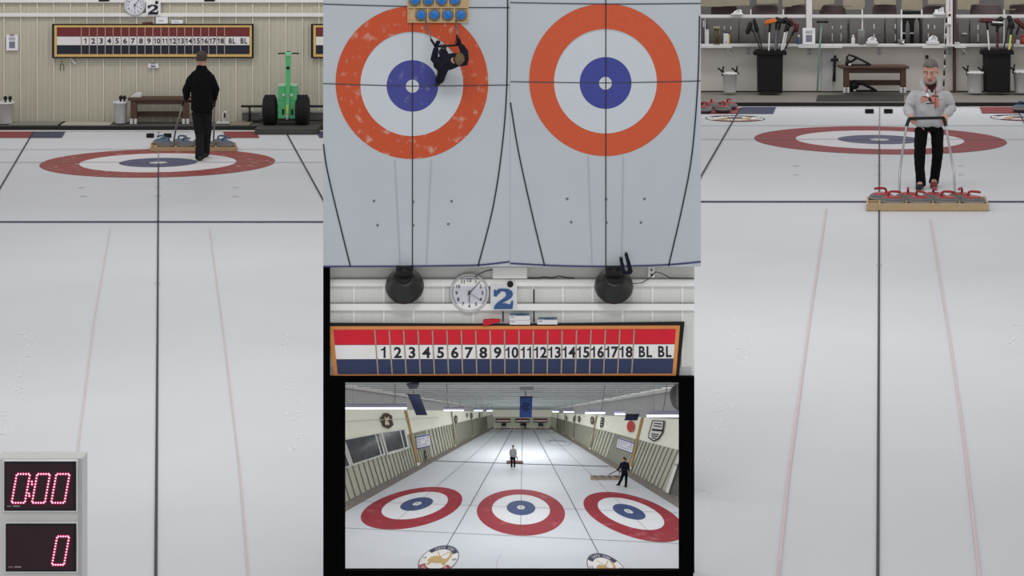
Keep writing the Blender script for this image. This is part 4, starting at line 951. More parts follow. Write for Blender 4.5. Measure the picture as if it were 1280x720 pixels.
tissue_box(914.6, 929, 11.8, 17, 18.7, YWR - .03, 'white tissue box on the window rail at the left', [(.1, 0), (.2, .5), (.5, .9), (.7, 1), (.9, .8), (.85, .3), (.95, 0)])
tissue_box(1083, 1097.5, 45.5, 52, 55.5, YF, 'white tissue box on the shelf over the bench', PK)
tissue_box(1159, 1174, 44, 51.8, 55.5, YF, 'white tissue box on the shelf above the man in grey', PK)
tissue_box(1168, 1181.5, 9, 16, 18.6, YWR - .03, 'white tissue box on the window rail left of the maroon post', [(.02, 0), (.05, .6), (.4, .6), (.7, 1), (.85, .9), (.9, 0)])
r_ = thing('bowl', 'small grey bowl holding a white ball on the shelf right of the bench tissue box', 'bowl', P(1127, 55.5, YF)); c = P(1127, 55.4, YF)
mb = MB(mat('bowl_grey', (120, 122, 116), rough=.4)); mb.lathe(c, [(0, 0), (2.2*s_, 0), (4.8*s_, 5.8*s_), (4.4*s_, 5.8*s_), (2*s_, .8*s_), (0, .8*s_)], 24); build(mb, 'dish', r_)
mb = MB(white); mb.ell(P(1129, 53, YF - .06), (.022, .022, .022)); build(mb, 'ball', label='small white ball in front of the grey bowl on the shelf', cat='ball')
pbox('soap_box', 1194, 53, 1199.5, 56.6, YWR - .17, .06, plastic_w, 'tiny white box on the shelf against the maroon post', 'box')
can(1270, 1274.5, 49.8, plastic_w, 'cup', 'small white cup on the shelf behind the right bin', 'cup', Y=YF - .02)
r_ = thing('spray_bottle', 'red spray bottle on the shelf at the right edge', 'bottle', P(1279, 55.5, YF)); c = P(1279, 55.4, YF)
rm = mat('red_plastic', (170, 64, 52), rough=.4)
mb = MB(rm); mb.lathe(c, [(0, 0), (3*s_, 0), (3*s_, 6*s_), (1.2*s_, 9*s_), (0, 9*s_)], 18); build(mb, 'body', r_)
mb = MB(rm); mb.prism([P(1277.5, 46.5, YF - .02), P(1281, 46.5, YF - .02), P(1281, 43, YF - .02), P(1276, 43.6, YF - .02)], (0, .03, 0)); build(mb, 'trigger_head', r_, bev=.004)
# chain / stick beside white post, dotted pole behind the man
root = thing('speckled_stick', 'thin black and white speckled stick leaning on the wall behind the man in grey', 'stick', P(1180, 114, YWR - .2))
for k in range(14):
    y0 = 22 + k*6.6; x = 1183.2 - k*.28
    mb = MB(black if k % 2 == 0 else mat('stick_white', (170, 168, 166))); mb.tube([P(x, y0, YWR - .22), P(x - .28, y0 + 6.7, YWR - .22)], .016, n=8, cap=0); build(mb, 'band', root)
mb = MB(white); mb.pb(1184.3, 22, 1189.2, 30.5, YWR - .13, .03); build(mb, 'switch_box', label='white switch box on the white post beside the maroon post', cat='switch', bev=.004)
mb = MB(MATS['post_white']); c = P(1187, 19, YWR - .11); mb.lathe(c, [(.02, 0), (.03, .01), (.042, .01), (.042, 0)], 20, ax=(0, -1, 0)); mb.m(ink_soft); mb.lathe(c, [(0, .004), (.022, .004)], 16, ax=(0, -1, 0)); build(mb, 'dial', label='small round dial on the white post at the window rail', cat='dial')
# hook above the man's head
root = thing('coat_peg', 'dark peg on the wall just above the head of the man in grey', 'peg', P(1158.7, 76, YWR - .03))
mb = MB(black); mb.tube([P(1158.7, 75, YWR - .02), P(1158.7, 70, YWR - .02)], [.02, .03], n=8); build(mb, 'knob', root); mb = MB(white); mb.tube([P(1157.3, 77, YWR - .04), P(1158.7, 74, YWR - .04), P(1160.3, 77, YWR - .04)], .012, n=6); build(mb, 'bracket', root)

# ---- loose stones on the ice at the edges
gs = 'red stones at the left edge of the window wall ice'
for i, (x, y, lb) in enumerate(((880, 141.5, 'frontmost and cut off'), (903.5, 141, 'front right'), (889, 137, 'behind left'), (911, 137, 'behind right, farthest right'))):
    stone(G(x, y, ZR), handle_red, 'red-handled stone in the cluster beside the blue ice panel, ' + lb, gs, S=1.0, rot=.4 + i*.5)
stone(G(1276, 140.5, ZR), handle_blue, 'blue-handled stone at the far right edge of the ice by the red panel', None, rot=2.2)
# ------------------------------------------------------------------- tray and man in grey hoodie
ybR = FPX*(CH - ZR)/(264.2 + 140)
tr_, cells = tray(G(1159.5, 264.2, ZR), 153*ybR/FPX, .60, .09, 'pale wooden tray of red stones on the ice in front of the man in grey', Y=V((.1636, 1, 0)), shift=.13)
rots = (3.0, 2.2, 2.9, 2.8, .1, 1.4, 1.6, 1.1)
for i, p in enumerate(cells):
    stone(p, handle_red, 'red-handled granite stone in the tray before the man in grey, ' + posw[i], 'red handled stones in the tray', rot=rots[i])
YN = 27.7
jR = jpx({'head': (1163.3, 88.5, -.06), 'neck': (1163, 108, .0), 'chest': (1162.5, 121, .0), 'belly': (1162, 138, 0), 'pelvis': (1162, 153, 0),
 'shL': (1183, 120, 0), 'elL': (1189.5, 136, -.02), 'wrL': (1181.5, 144.5, -.30), 'shR': (1142.5, 120, 0), 'elR': (1135.5, 137, -.02), 'wrR': (1138, 145.0, -.30),
 'hiL': (1171.5, 164, 0), 'knL': (1172, 194, -.05), 'anL': (1167.8, 226.0, .06), 'toL': (1167.0, 233.5, -.13), 'hiR': (1151.5, 164, 0), 'knR': (1149.5, 194, -.12), 'anR': (1150.5, 228.5, -.18), 'toR': (1148.5, 236, -.32)}, YN)
rr = V((P(1160, 0, YN).x, YN, ZR))
jR['toR'].z = ZR + .03; jR['toL'].z = ZR + .03; jR['anR'].z = ZR + .085; jR['anL'].z = ZR + .085
pr, ho, _ = human('man in grey hoodie and black trousers looking down over a stone tray', jR, 1.0, (0, -1, 0),
      {'R': ((.25, -1, -.45), (0, .35, -1), (1, .1, .1)), 'L': ((-.25, -1, -.45), (0, .35, -1), (-1, .1, .1))}, (hoodie_m, trouser_b, hair_grey), root_loc=rr, vox=.005, hs=1.14, hood=True, head_fw=(-.38, -1, -.36), wide=1.06, legw=.82, jk_bottom=P(1162, 156.5, YN), foldamp=.012, shoes_cols={'L': mat('shoe_red', (120, 48, 50))})
# beard and undershirt
hl, hf, hu = head_frame(V((-.38, -1, -.36)), (0, 0, 1)); K = 1.14
mb = MB(mat('beard_grey', (150, 130, 122), rough=.8, var=.2, scale=80)); H = lambda x, y, z: jR['head'] + hl*(x*K) + hf*(y*K) + hu*(z*K)
mb.tube([H(-.058, .035, -.075), H(-.040, .070, -.098), H(-.018, .084, -.104), H(0, .087, -.105), H(.018, .084, -.104), H(.040, .070, -.098), H(.058, .035, -.075)], [.012*K, .018*K, .02*K, .021*K, .02*K, .018*K, .012*K], n=10); build(mb, 'beard', pr)
mb = MB(mat('shirt_maroon', (54, 22, 26), rough=.9)); mb.tube([jR['neck'] - V((0, .02, .06)), jR['neck'] - V((0, .015, .0)), jR['neck'] + V((0, -.012, .035))], [(.10, .09), (.082, .082), (.07, .07)], lat=(1, 0, 0), n=20); build(mb, 'undershirt', pr)
# print and cords lie on the hoodie
dg = bpy.context.evaluated_depsgraph_get(); bv = BVHTree.FromPolygons([ho.matrix_world @ v.co + rootpos(ho) - ho.matrix_world.translation for v in ho.data.vertices], [p.vertices[:] for p in ho.data.polygons])
def on_hoodie(x, y, lift=.004):
    o = V((0, 0, CH)); d = (P(x, y, 20) - o).normalized(); h = bv.ray_cast(o, d)
    return (h[0] - d*lift) if h[0] else P(x, y, YN - .14)
def patch(mb, pts, lift):
    """small polygon laid on the cloth, finely divided"""
    n = len(pts); cx = sum(p[0] for p in pts)/n; cy = sum(p[1] for p in pts)/n; c = mb.bm.verts.new(on_hoodie(cx, cy, lift)); ring = []
    for i in range(n):
        a, b = pts[i], pts[(i+1) % n]
        for k in range(3): ring.append((a[0] + (b[0]-a[0])*k/3, a[1] + (b[1]-a[1])*k/3))
    R = [mb.bm.verts.new(on_hoodie(x, y, lift)) for x, y in ring]; M = [mb.bm.verts.new(on_hoodie((x+cx)/2, (y+cy)/2, lift)) for x, y in ring]
    m = len(ring)
    for i in range(m):
        j = (i+1) % m; mb.f((R[i], R[j], M[j], M[i])); mb.f((M[i], M[j], c))
org = mat('print_orange', (194, 134, 120), rough=.9)
mb = MB(org)
patch(mb, [(1150.5, 121.5), (1160, 119.5), (1160, 126), (1151, 128.5)], .005); patch(mb, [(1161, 120), (1172, 118.5), (1174, 127), (1164, 129), (1161, 126)], .005); patch(mb, [(1166, 127), (1174, 127), (1174, 133), (1170, 134)], .005)
mb.m(white); patch(mb, [(1157.8, 116.5), (1160.2, 116), (1161.2, 121), (1158, 121)], .007)
mb.m(ink); patch(mb, [(1150.5, 119.9), (1158, 120.3), (1161, 122.5), (1158, 121.6)], .009); patch(mb, [(1164.5, 119), (1173, 119.6), (1174, 121), (1165, 120.6)], .009); patch(mb, [(1160, 123), (1163, 121), (1165.5, 128), (1162, 126.5)], .009); patch(mb, [(1157.5, 129), (1168, 128.2), (1168, 129.5), (1157.5, 130.2)], .009)
build(mb, 'chest_print', ho, label='orange and black print on the chest')
for pts in ([(1158.5, 105.5), (1159.5, 110), (1158, 115)], [(1168.5, 106), (1169.5, 113), (1169.3, 122), (1169.4, 135)]):
    mb = MB(mat('cord_red', (170, 84, 76), rough=.8)); q = []
    for a, b in zip(pts, pts[1:]): q += [(a[0] + (b[0]-a[0])*k/4, a[1] + (b[1]-a[1])*k/4) for k in range(4)]
    mb.tube([on_hoodie(x, y, .006) for x, y in q + [pts[-1]]], .0085, n=6); build(mb, 'drawstring', ho, label='red drawstring')
mb = MB(ink); patch(mb, [(1161, 108), (1163, 107), (1164, 112), (1161.5, 112)], .006); build(mb, 'neck_badge', ho)
yq = ybR + .36
push_bar(tr_, {'a': [P(1124.2, 240, yq), P(1124.5, 218, yq + .15), P(1128, 190, yq + .5), P(1133, 158, YN - .42), P(1136.5, 148.5, YN - .40)], 'b': [P(1193.3, 240, yq), P(1192.5, 216, yq + .15), P(1187, 185, yq + .5), P(1182.5, 158, YN - .42), P(1180, 148.5, YN - .40)], 'bar': [P(1136.5, 148.0, YN - .40), P(1180, 147.2, YN - .40)]}, .014, .0)
# =================================================================== MIDDLE STAND: two overhead ice panels, scoreboard panel, model hall
YO = 12.0                      # front of the overhead ice panels
sO = YO/FPX
N_ = V((0, -1, 0))
def O(x, y, h=0.0): return P(x, y, YO) + N_*h          # h = height above that ice (towards the viewer)
# black backing stand
blk = mat('stand_black', (3, 3, 3), rough=.9, spec=.05)
YB2 = 12.10
mb = MB(blk)
a = P(404, 334, YB2); b = P(868, 720, YB2)
for x0, y0, x1, y1 in ((404, 334, 412, 720), (412, 471.2, 868, 478.2), (412, 478.2, 431, 713.2), (849, 478.2, 868, 713.2), (412, 713.2, 868, 720)):
    mb.pb(x0, y0, x1, y1, YB2, .04)
q0 = P(404, 720, YB2); q1 = P(868, 720, YB2); mb.box((q0.x, YB2, .0), (q1.x, YB2 + .04, q0.z))
build(mb, 'trim_7', kind='structure')
mb = MB(blk); mb.pb(404.5, -20, 875.5, 332, YO + .06, .08); mb.pb(413, 332, 867, 471, YO + .20, .05); build(mb, 'trim_8', kind='structure')
or1 = mat('overhead_red_worn', (200, 88, 58), rough=.5, spec=.1, scale=20, col2=(208, 166, 150), lo=.57, hi=.74)
or2 = mat('overhead_red', (206, 94, 64), rough=.5, spec=.1, var=.04, scale=40)
ob1 = mat('overhead_blue_worn', (76, 80, 150), rough=.5, spec=.1, scale=26, col2=(130, 134, 176), lo=.58, hi=.8)
ob2 = mat('overhead_blue', (72, 78, 152), rough=.5, spec=.1)
ow = mat('overhead_white', (204, 210, 216), rough=.5, spec=.1, var=.02)
og = mat('overhead_grey_line', (168, 176, 183))
olb = mat('overhead_blue_line', (62, 66, 112))
def oline(mb, pts, w):
    q = [O(x, y, .0045) for x, y in pts]; line3(mb, q, w*sO, N_)
def smooth_pts(pts, n=8):
    out = []
    for i in range(len(pts) - 1):
        p0 = pts[max(i-1, 0)]; p1 = pts[i]; p2 = pts[i+1]; p3 = pts[min(i+2, len(pts)-1)]
        for k in range(n):
            t = k/n; out.append(tuple(.5*((2*p1[j]) + (-p0[j]+p2[j])*t + (2*p0[j]-5*p1[j]+4*p2[j]-p3[j])*t*t + (-p0[j]+3*p1[j]-3*p2[j]+p3[j])*t**3) for j in (0, 1)))
    return out + [pts[-1]]
def overhead(name, x0, x1, rings, mats_, center, tee, back, sides, hog, marks, faint):
    mb = MB(ice_dim); mb.pb(x0, -8, x1, 333.4, YO, .06)
    for k, (m, cx, cy, r0, r1) in enumerate(rings):
        mb.m(m).disc(lambda u, v: O(cx + u, cy - v, .0015 + .0004*k), r0, r1, 96)
    mb.m(line_black); oline(mb, [(center, -8), (center, 333.2)], 1.3)
    mb.m(mat('overhead_dark_line', (64, 68, 76))); oline(mb, smooth_pts(tee), 1.1); oline(mb, smooth_pts(back), 1.3)
    mb.m(line_black)
    for sd in sides: oline(mb, smooth_pts(sd), 1.7)
    mb.m(olb); oline(mb, smooth_pts(hog), 2.0)
    mb.m(og)
    for f_ in faint: oline(mb, f_, .9)
    mb.m(MATS['overhead_dark_line'])
    for x, y in marks: mb.disc(lambda u, v: O(x + u, y - v, .005), .7, 1.5, 14)
    build(mb, name, kind='structure')
overhead('floor', 404, 637.4, [(or1, 514.9, 103.3, 63.5, 95.4), (ow, 514.8, 105.8, 0, 64.2), (ob1, 515.5, 107.3, 7.5, 32.2), (ow, 515.6, 107.7, 0, 8.2)], None, 515.6,
         [(404, 104.3), (460, 106.2), (515, 107.5), (580, 107), (637, 106)], [(404, 5), (450, 6.5), (510, 8), (560, 9.2), (637, 9.5)],
         [[(634.6, -6), (633.5, 107), (627.5, 185), (616, 260), (597.5, 332.6)], [(404.3, 180), (409, 212), (421, 264), (438, 332.6)]], [(404, 333), (470, 332.8), (560, 332), (600, 331), (637, 327)],
         [(467.5, 251), (516.5, 252), (564.5, 251.5), (472, 281.5), (516.5, 281.5), (560.5, 280)], [[(493.5, 200), (500, 330)], [(539, 200), (533, 330)]])
overhead('floor', 637.6, 876, [(or2, 756.7, 99.8, 63.5, 95.3), (ow, 756.8, 102.5, 0, 64.2), (ob2, 756.9, 103.7, 7.5, 32.4), (ow, 756.8, 104, 0, 8)], None, 757.2,
         [(638, 102), (700, 103), (756, 103.5), (820, 102.5), (876, 101)], [(638, 3.2), (760, 5), (876, 4.2)],
         [[(638, 128), (648, 189), (664.5, 264.6), (680.8, 332.4)], [(874.3, 20), (872.4, 99), (865.3, 189), (853.5, 255), (835.6, 332.4)]], [(638, 329), (700, 332), (760, 332.8), (830, 331), (876, 327)],
         [(709, 248.5), (757.5, 249), (805.5, 248.5), (714, 277.5), (758, 278), (801, 278)], [[(735, 195), (740, 330)], [(779, 195), (777, 330)]])
# tray of bright blue stones seen from above
SO = .2225
otr, cells = tray(O(547.7, 28.0, .0), 76*sO, 38*sO, .11*SO, 'pale wooden tray of bright blue stones at the top of the worn overhead ring', S=SO, X=V((1, 0, 0)), Y=V((0, 0, 1)), Z=N_, shift=7.5*sO, wmat=mat('pine_pale', (206, 180, 136), rough=.6, var=.08, scale=40))
og_ = mat('granite_dark', (112, 114, 116), rough=.5, var=.25, scale=120)
for i, p in enumerate(cells):
    stone(p, handle_bright, 'bright blue stone in the overhead tray, ' + posw[i], 'bright blue stones seen from above', S=SO*.92, rot=(1.3, 2.9, 2.3, .7, 1.2, 2.5, .9, 2.2)[i], up=N_, gran=og_)
# man seen from above
def oj(x, y, h): return O(x, y, h*SO)
jO = {'head': oj(576.3, 67.5, 1.60), 'neck': oj(574, 68.6, 1.50), 'chest': oj(566.5, 71.5, 1.26), 'belly': oj(560, 73.5, 1.08), 'pelvis': oj(556.5, 75.5, .95),
      'shR': oj(582.5, 71.5, 1.40), 'elR': oj(582.0, 60.5, 1.18), 'wrR': oj(576.3, 52.5, 1.02), 'shL': oj(553.5, 77.0, 1.36), 'elL': oj(544.8, 69.0, 1.15), 'wrL': oj(547.0, 55.5, 1.02),
      'hiR': oj(557.5, 73.5, .88), 'knR': oj(556.5, 68, .50), 'anR': oj(554.0, 65.5, .09), 'toR': oj(554.6, 59.5, .03),
      'hiL': oj(555, 80, .86), 'knL': oj(553.5, 89, .48), 'anL': oj(550.5, 98, .12), 'toL': oj(548.5, 101.5, .05)}
human('man in dark clothes seen from above, gripping the push bar over the worn ring', jO, SO*1.38, (-.15, 0, 1), {'L': ((.35, -.15, 1), (.1, .9, .2), (1, 0, 0)), 'R': ((-.35, -.15, 1), (-.1, .9, .2), (-1, 0, 0))}, (cloth_navy, cloth_navy, hair_olive), root_loc=O(553, 78), vox=.0016, gloves=cloth_navy, hs=.97, head_fw=(.1, .55, 1), head_up=(.05, -1, .35), up=N_, foldamp=.008)
push_bar(otr, {'a': [oj(532.5, 25, .1), oj(538, 41, .55), oj(540.5, 47, .8), oj(544.5, 52, .95)], 'b': [oj(570.3, 25, .1), oj(571.8, 36, .5), oj(572.3, 42, .75), oj(573.5, 49.5, .95)], 'bar': [oj(544.5, 53.5, .96), oj(549, 54.6, .97), oj(574, 52.7, .97)]}, .016*SO*1.3, .0)
# two trouser legs coming in at the bottom of the right overhead panel
root = thing('person', 'dark trouser legs and shoes of a person at the bottom edge of the clean overhead ring panel', 'person', O(779, 331))
root['label'] = 'dark legs and shoes of a person at the bottom of the clean overhead panel'
mb = MB(cloth_navy); mb.tube([oj(777.2, 333, .75), oj(777.0, 328, .42), oj(776.2, 324.5, .12)], [2.6*sO, 2.3*sO, 2.0*sO], n=14); mb.tube([oj(786, 333, .75), oj(784.6, 325, .42), oj(782.8, 318.5, .12)], [2.9*sO, 2.5*sO, 2.0*sO], n=14)
mb.tube([oj(777.2, 333.2, .8), oj(781.5, 333.2, .86), oj(786, 333.2, .8)], [2.2*sO, 2.6*sO, 2.3*sO], n=14)
build(mb, 'body', root, voxel=.002, smooth=2)
for x, y, dx in ((776.4, 323.8, -.5), (782.8, 318, -.3)):
    mb = MB(black); mb.tube([oj(x + .3, y + 2.4, .06), oj(x, y, .07), oj(x + dx, y - 2.2, .05)], [1.9*sO, 2.3*sO, 1.7*sO], n=14); so = build(mb, 'shoe', root)

# ------------------------------------------------------------------- scoreboard panel
YW2 = 12.18
wl = mat('grey_siding', (230, 230, 226), rough=.55, var=.02, scale=4)
siding('wall_middle', 412.2, 868, 330, 471.5, YW2, 37.3, 441.5, wl, dep=.006)
fw2 = mat('rail_white', (250, 250, 248), rough=.5, var=.02)
mb = MB(fw2)
mb.pb(412.2, 333.5, 868, 347.5, YW2 - .03, .02) if False else None
mb.pb(412.2, 349.3, 868, 357.8, YW2 - .03, .03); mb.pb(412.2, 379.8, 868, 388, YW2 - .03, .03); mb.m(mat('rail_edge', (150, 150, 150))); mb.pb(412.2, 348.4, 868, 349.3, YW2 - .03, .03); mb.pb(412.2, 379.0, 868, 379.8, YW2 - .028, .03)
build(mb, 'trim_9', kind='structure')
mb = MB(mat('upper_panel', (232, 231, 226), rough=.6, var=.02)); mb.pb(412.2, 331, 868, 348.4, YW2 - .012, .01); build(mb, 'trim_10', kind='structure')
YS2 = YW2 - .03
colsM = (mat('vivid_red', (222, 26, 52), rough=.4), mat('vivid_white', (244, 242, 242), var=.02), mat('vivid_navy', (50, 62, 98), rough=.4), mat('vivid_orange_trim', (222, 146, 84), rough=.5), black)
def QM(u, v):
    x = (416.5 + 428.5*u)*(1-v) + (422 + 418.5*u)*v
    y = 412.4 - 1.0*u + 55.6*v + (1.6*(1 - (2*u-1)**2) - .2)*(1-v)
    return x, y
scoreboard('bright red white and navy scoreboard under the large clock on pale siding', QM, YS2 - .012, .014, .121, .8785, colsM, outer=[(412.3, 403.8), (640, 405.0), (855.8, 402.3), (848.6, 471.1), (418.5, 471.1)], txth=.76)
clock(586.8, 366.4, 25.2, YS2 - .006, 'large round white wall clock between two black shades beside the blue 2', [('hour_hand', math.radians(181), .50, .022), ('minute_hand', math.radians(43), .80, .018), ('second_hand', math.radians(124), .62, .006)])
sign2(613.2, 355.2, 646.4, 388, YS2 - .012, 'white square sign with a large blue slab 2 right of the big clock', mat('sign_blue', (58, 92, 146)), True)
mb = MB(fw2); mb.pb(615.8, 333.6, 659, 348.2, YS2 - .04, .045); build(mb, 'junction_box', label='blank white wall box above the blue 2 sign', cat='box', bev=.004)
root = thing('wall_outlet', 'small white outlet with two dark sockets above the right black shade', 'outlet', P(814.5, 347, YS2))
mb = MB(fw2); mb.pb(810, 333.6, 818.8, 347, YS2 - .02, .025); build(mb, 'plate', root, bev=.002)
for yy in (337.5, 343.5):
    mb = MB(ink); mb.ell(P(814.3, yy, YS2 - .02), (.005, .003, .007)); build(mb, 'socket', root)
def cable(pts, r, label, m=None):
    mb = MB(m or black); mb.tube([P(x, y, YS2 - .02 - (i % 2)*.004) for i, (x, y) in enumerate(pts)], r, n=6); build(mb, 'cable', label=label, cat='cable')
cable([(660, 347), (672, 347.8), (680, 346), (690, 347.5), (698, 344.8), (706, 346.5), (718, 347.6)], .003, 'loose dark cables lying along the rail right of the white wall box')
cable([(594, 346), (600, 342), (607, 338.8), (616, 337)], .004, 'grey cable running from the white wall box toward the big clock', mat('cable_grey', (110, 108, 104)))
cable([(792, 354.5), (803, 353.5), (812, 347.5), (820, 339.8), (828, 342), (838, 347.5), (866, 348.2)], .0025, 'thin dark cord running from the small outlet along the rail')
for x, y0, y1, lb in ((628.8, 389, 402.5, 'black strap below the blue 2 sign'), (667.3, 361.5, 379, 'upper black strap right of the blue 2 sign'), (667.3, 389, 402.5, 'lower black strap between the two white cartons')):
    mb = MB(black); mb.pb(x - .9, y0, x + .9, y1, YS2 - .002, .008); build(mb, 'strap', label=lb, cat='strap', group=None)
# cartons and red cloth on the scoreboard's top edge
YT2 = YS2 - .012
def carton2(x0, x1, layers, label):
    root = thing('carton', label, 'box', P((x0+x1)/2, layers[0][1], YT2))
    for i, (y0, y1, dx) in enumerate(layers):
        mb = MB(paper); mb.pb(x0 + dx, y0, x1 + dx, y1, YT2 - .02, .045); build(mb, 'carton_layer', root, bev=.003)
        mb = MB(ink_soft); mb.pb(x0 + dx + 2, y0 + 1.2, x0 + dx + 6, y0 + 2, YT2 - .022, .003); build(mb, 'print', root)
    y = layers[-1][0]
    mb = MB(mat('carton_blue', (96, 126, 156))); mb.pq([(x0 + 1, y), (x0 + 2, y - 2.4), (x1 - 1, y - 2.6), (x1, y)], YT2 - .005, .025); build(mb, 'blue_lid', root)
    mb = MB(mat('carton_navy', (50, 74, 110))); mb.pq([(x0 + 8, y - .4), (x0 + 10, y - 2.2), (x1 - 4, y - 1.8), (x1 - 6, y - .2)], YT2 - .008, .006); build(mb, 'flap', root)
carton2(636.5, 662.5, [(400.6, 406, .4), (395, 400.4, 0)], 'stack of two white cartons on the bright scoreboard under the blue 2')
carton2(671.5, 697, [(400, 405.8, 0)], 'single flat white carton on the bright scoreboard right of the stacked pair')
mb = MB(mat('red_cloth', (204, 40, 58), rough=.8)); mb.prism([P(x, y, YT2 - .02) for x, y in ((603.8, 408.5), (604, 400.2), (615, 399.3), (626, 399.8), (626, 402.5), (616, 405))], (0, .03, 0)); build(mb, 'red_cloth', label='bright red folded cloth on the scoreboard below the big clock', cat='cloth', bev=.004)
# two black hanging shades
shade_m = mat('shade_black', (40, 40, 41), rough=.35, var=.25, scale=6, stretch=(6, 6, .5))
def shade(xc, label):
    Yc = YS2 - .05; s = Yc/FPX; c = P(xc, 357.5, Yc); top = P(xc, 338.5, Yc); ax = V((0, .85, -.56)).normalized()
    root = thing('heater_shade', label, 'lamp', top, 'black hanging shades')
    ax2 = -ax
    mb = MB(shade_m); mb.lathe(c, [(24.3*s, 0), (23.6*s, 3*s), (21*s, 9*s), (17.5*s, 16*s), (14*s, 23*s), (11*s, 29*s), (10.5*s, 28*s), (19*s, 12*s), (22.8*s, 2.5*s), (24.3*s, 0)], 44, ax=ax2); build(mb, 'shade_cone', root)
    mb = MB(black); mb.lathe(c, [(0, 23*s), (13*s, 23*s), (11*s, 29*s), (0, 31*s)], 28, ax=ax2); build(mb, 'inner_cap', root)
    mb = MB(black); mb.lathe(P(xc, 340, Yc - 24*s), [(0, -4*s), (10.8*s, -4*s), (10.8*s, 7.5*s), (0, 7.5*s)], 24)
    for k in range(10): x = xc - 9 + 2*k; mb.pb(x - .4, 334, x + .4, 337, Yc - 35.5*s, .01)
    build(mb, 'ribbed_neck', root)
    for dx in (-5, 5):
        mb = MB(metal); mb.ell(P(xc + dx, 348.5, Yc - 22*s), (1.6*s, .8*s, 1.2*s)); build(mb, 'bolt', root)
shade(505.8, 'left black conical hanging shade over numbers 2 and 3 of the bright scoreboard')
shade(767.4, 'right black conical hanging shade over number 17 of the bright scoreboard')

# ------------------------------------------------------------------- LED timers on a pale cabinet, bottom left
YL = 13.1
root = thing('timer_cabinet', 'pale grey cabinet carrying two black and red digital timers, bottom left', 'cabinet', V((P(50, 0, YL).x, YL + .1, 0)))
cabm = mat('cabinet_grey', (206, 206, 204), rough=.5, var=.02)
zt = P(0, 573, YL).z; xa = P(-4, 0, YL).x; xb = P(103, 0, YL).x
mb = MB(cabm); mb.box((xa, YL, 0.0), (xb, YL + .16, zt)); build(mb, 'case', root, bev=.004)
mb = MB(mat('cabinet_edge', (182, 182, 180))); mb.pb(97.5, 573.4, 102.6, 720, YL - .004, .01); build(mb, 'side_strip', root)
led_frame = mat('led_bezel', (228, 228, 228), rough=.4); led_scr = mat('led_screen', (44, 16, 28), rough=.25, var=.15, scale=5); led_bord = mat('led_border', (12, 12, 24), rough=.4)
red_e = mat('led_red', (150, 8, 50), emit=(200, 12, 70), es=.55); core_e = mat('led_core', (255, 200, 235), emit=(255, 190, 232), es=1.0); glow = mat('led_halo', (120, 6, 34), emit=(140, 6, 40), es=.5)  # last one: flat glowing discs imitating the red halo round each dot
def timer(x0, y0, x1, y1, digits, label, colon=None):
    r = thing('led_timer', label, 'timer', P((x0+x1)/2, y1, YL - .03), 'digital timers')
    mb = MB(led_frame); mb.pb(x0 - 1.2, y0 - 1.2, x1 + 1.2, y1 + 1.2, YL - .03, .03); build(mb, 'housing', r, bev=.002)
    mb = MB(led_bord); mb.pb(x0, y0, x1, y1, YL - .033, .006); build(mb, 'border', r)
    mb = MB(led_scr); mb.pb(x0 + 2, y0 + 2.5, x1 - 4, y1 - 2.5, YL - .035, .006); build(mb, 'screen', r)
    def dots(pts, nm):
        mb = MB(glow)
        for x, y in pts: mb.disc(lambda u, v: P(x + u, y - v, YL - .0356), 0, 2.3, 14)
        for x, y in pts: mb.m(red_e).lathe(P(x, y, YL - .0357), [(1.55*YL/FPX, 0), (1.3*YL/FPX, .002), (0, .003)], 12, ax=(0, -1, 0))
        for x, y in pts: mb.m(core_e).lathe(P(x, y, YL - .0386), [(1.15*YL/FPX, 0), (.8*YL/FPX, .001), (0, .0012)], 10, ax=(0, -1, 0))
        build(mb, nm, r)
    for tl_, tr2, bl, br in digits:
        pts = []
        for a, b, n in ((tl_, tr2, 5), (tl_, bl, 10), (tr2, br, 10), (bl, br, 5)):
            for k in range(n): t = (k + (.5 if n == 5 else .5))/n; pts.append((a[0] + (b[0]-a[0])*t, a[1] + (b[1]-a[1])*t))
        dots(pts, 'digit')
    if colon: dots(colon, 'colon')
    mb = MB(mat('maker_plate', (150, 140, 146))); mb.pb(x0 + 3.5, y1 - 6.2, x0 + 9, y1 - 5.2, YL - .037, .003); mb.pb(x0 + 11, y1 - 6.6, x0 + 19.5, y1 - 5, YL - .037, .003); build(mb, 'maker_plate', r)
D = lambda xl, xr, yt, yb, sk: ((xl + sk, yt), (xr + sk, yt), (xl, yb), (xr, yb))
timer(5.2, 577, 95.2, 638.5, [D(14.5, 31, 592.5, 628.5, 6.5), D(40, 56, 592.5, 628.5, 6.5), D(64, 80.5, 592.5, 628.5, 6.5)], 'upper digital timer with three glowing red zeros on the pale cabinet', [(39.8, 602), (40, 605.5), (36.2, 617), (36.6, 620)])
timer(7, 654.5, 95.5, 714.5, [D(65, 80, 670.5, 706, 6.5)], 'lower digital timer with a single glowing red zero on the pale cabinet')
# =================================================================== MODEL HALL in the lower opening (three sheets)
ZH = 0.60
CF = FPX*(CH - ZH)
def hpx(u, D):
    """sheet coordinates (metres across, metres away) to the view"""
    x = 653.6 + 237.0*u/D; y0 = 513 + 978.8/D
    return x, y0 + .036*(x - 651)*(y0 - 513)/121.0
def HG(u, D, dz=0.0):
    x, y = hpx(u, D); return G(x, y, ZH) + V((0, 0, dz))
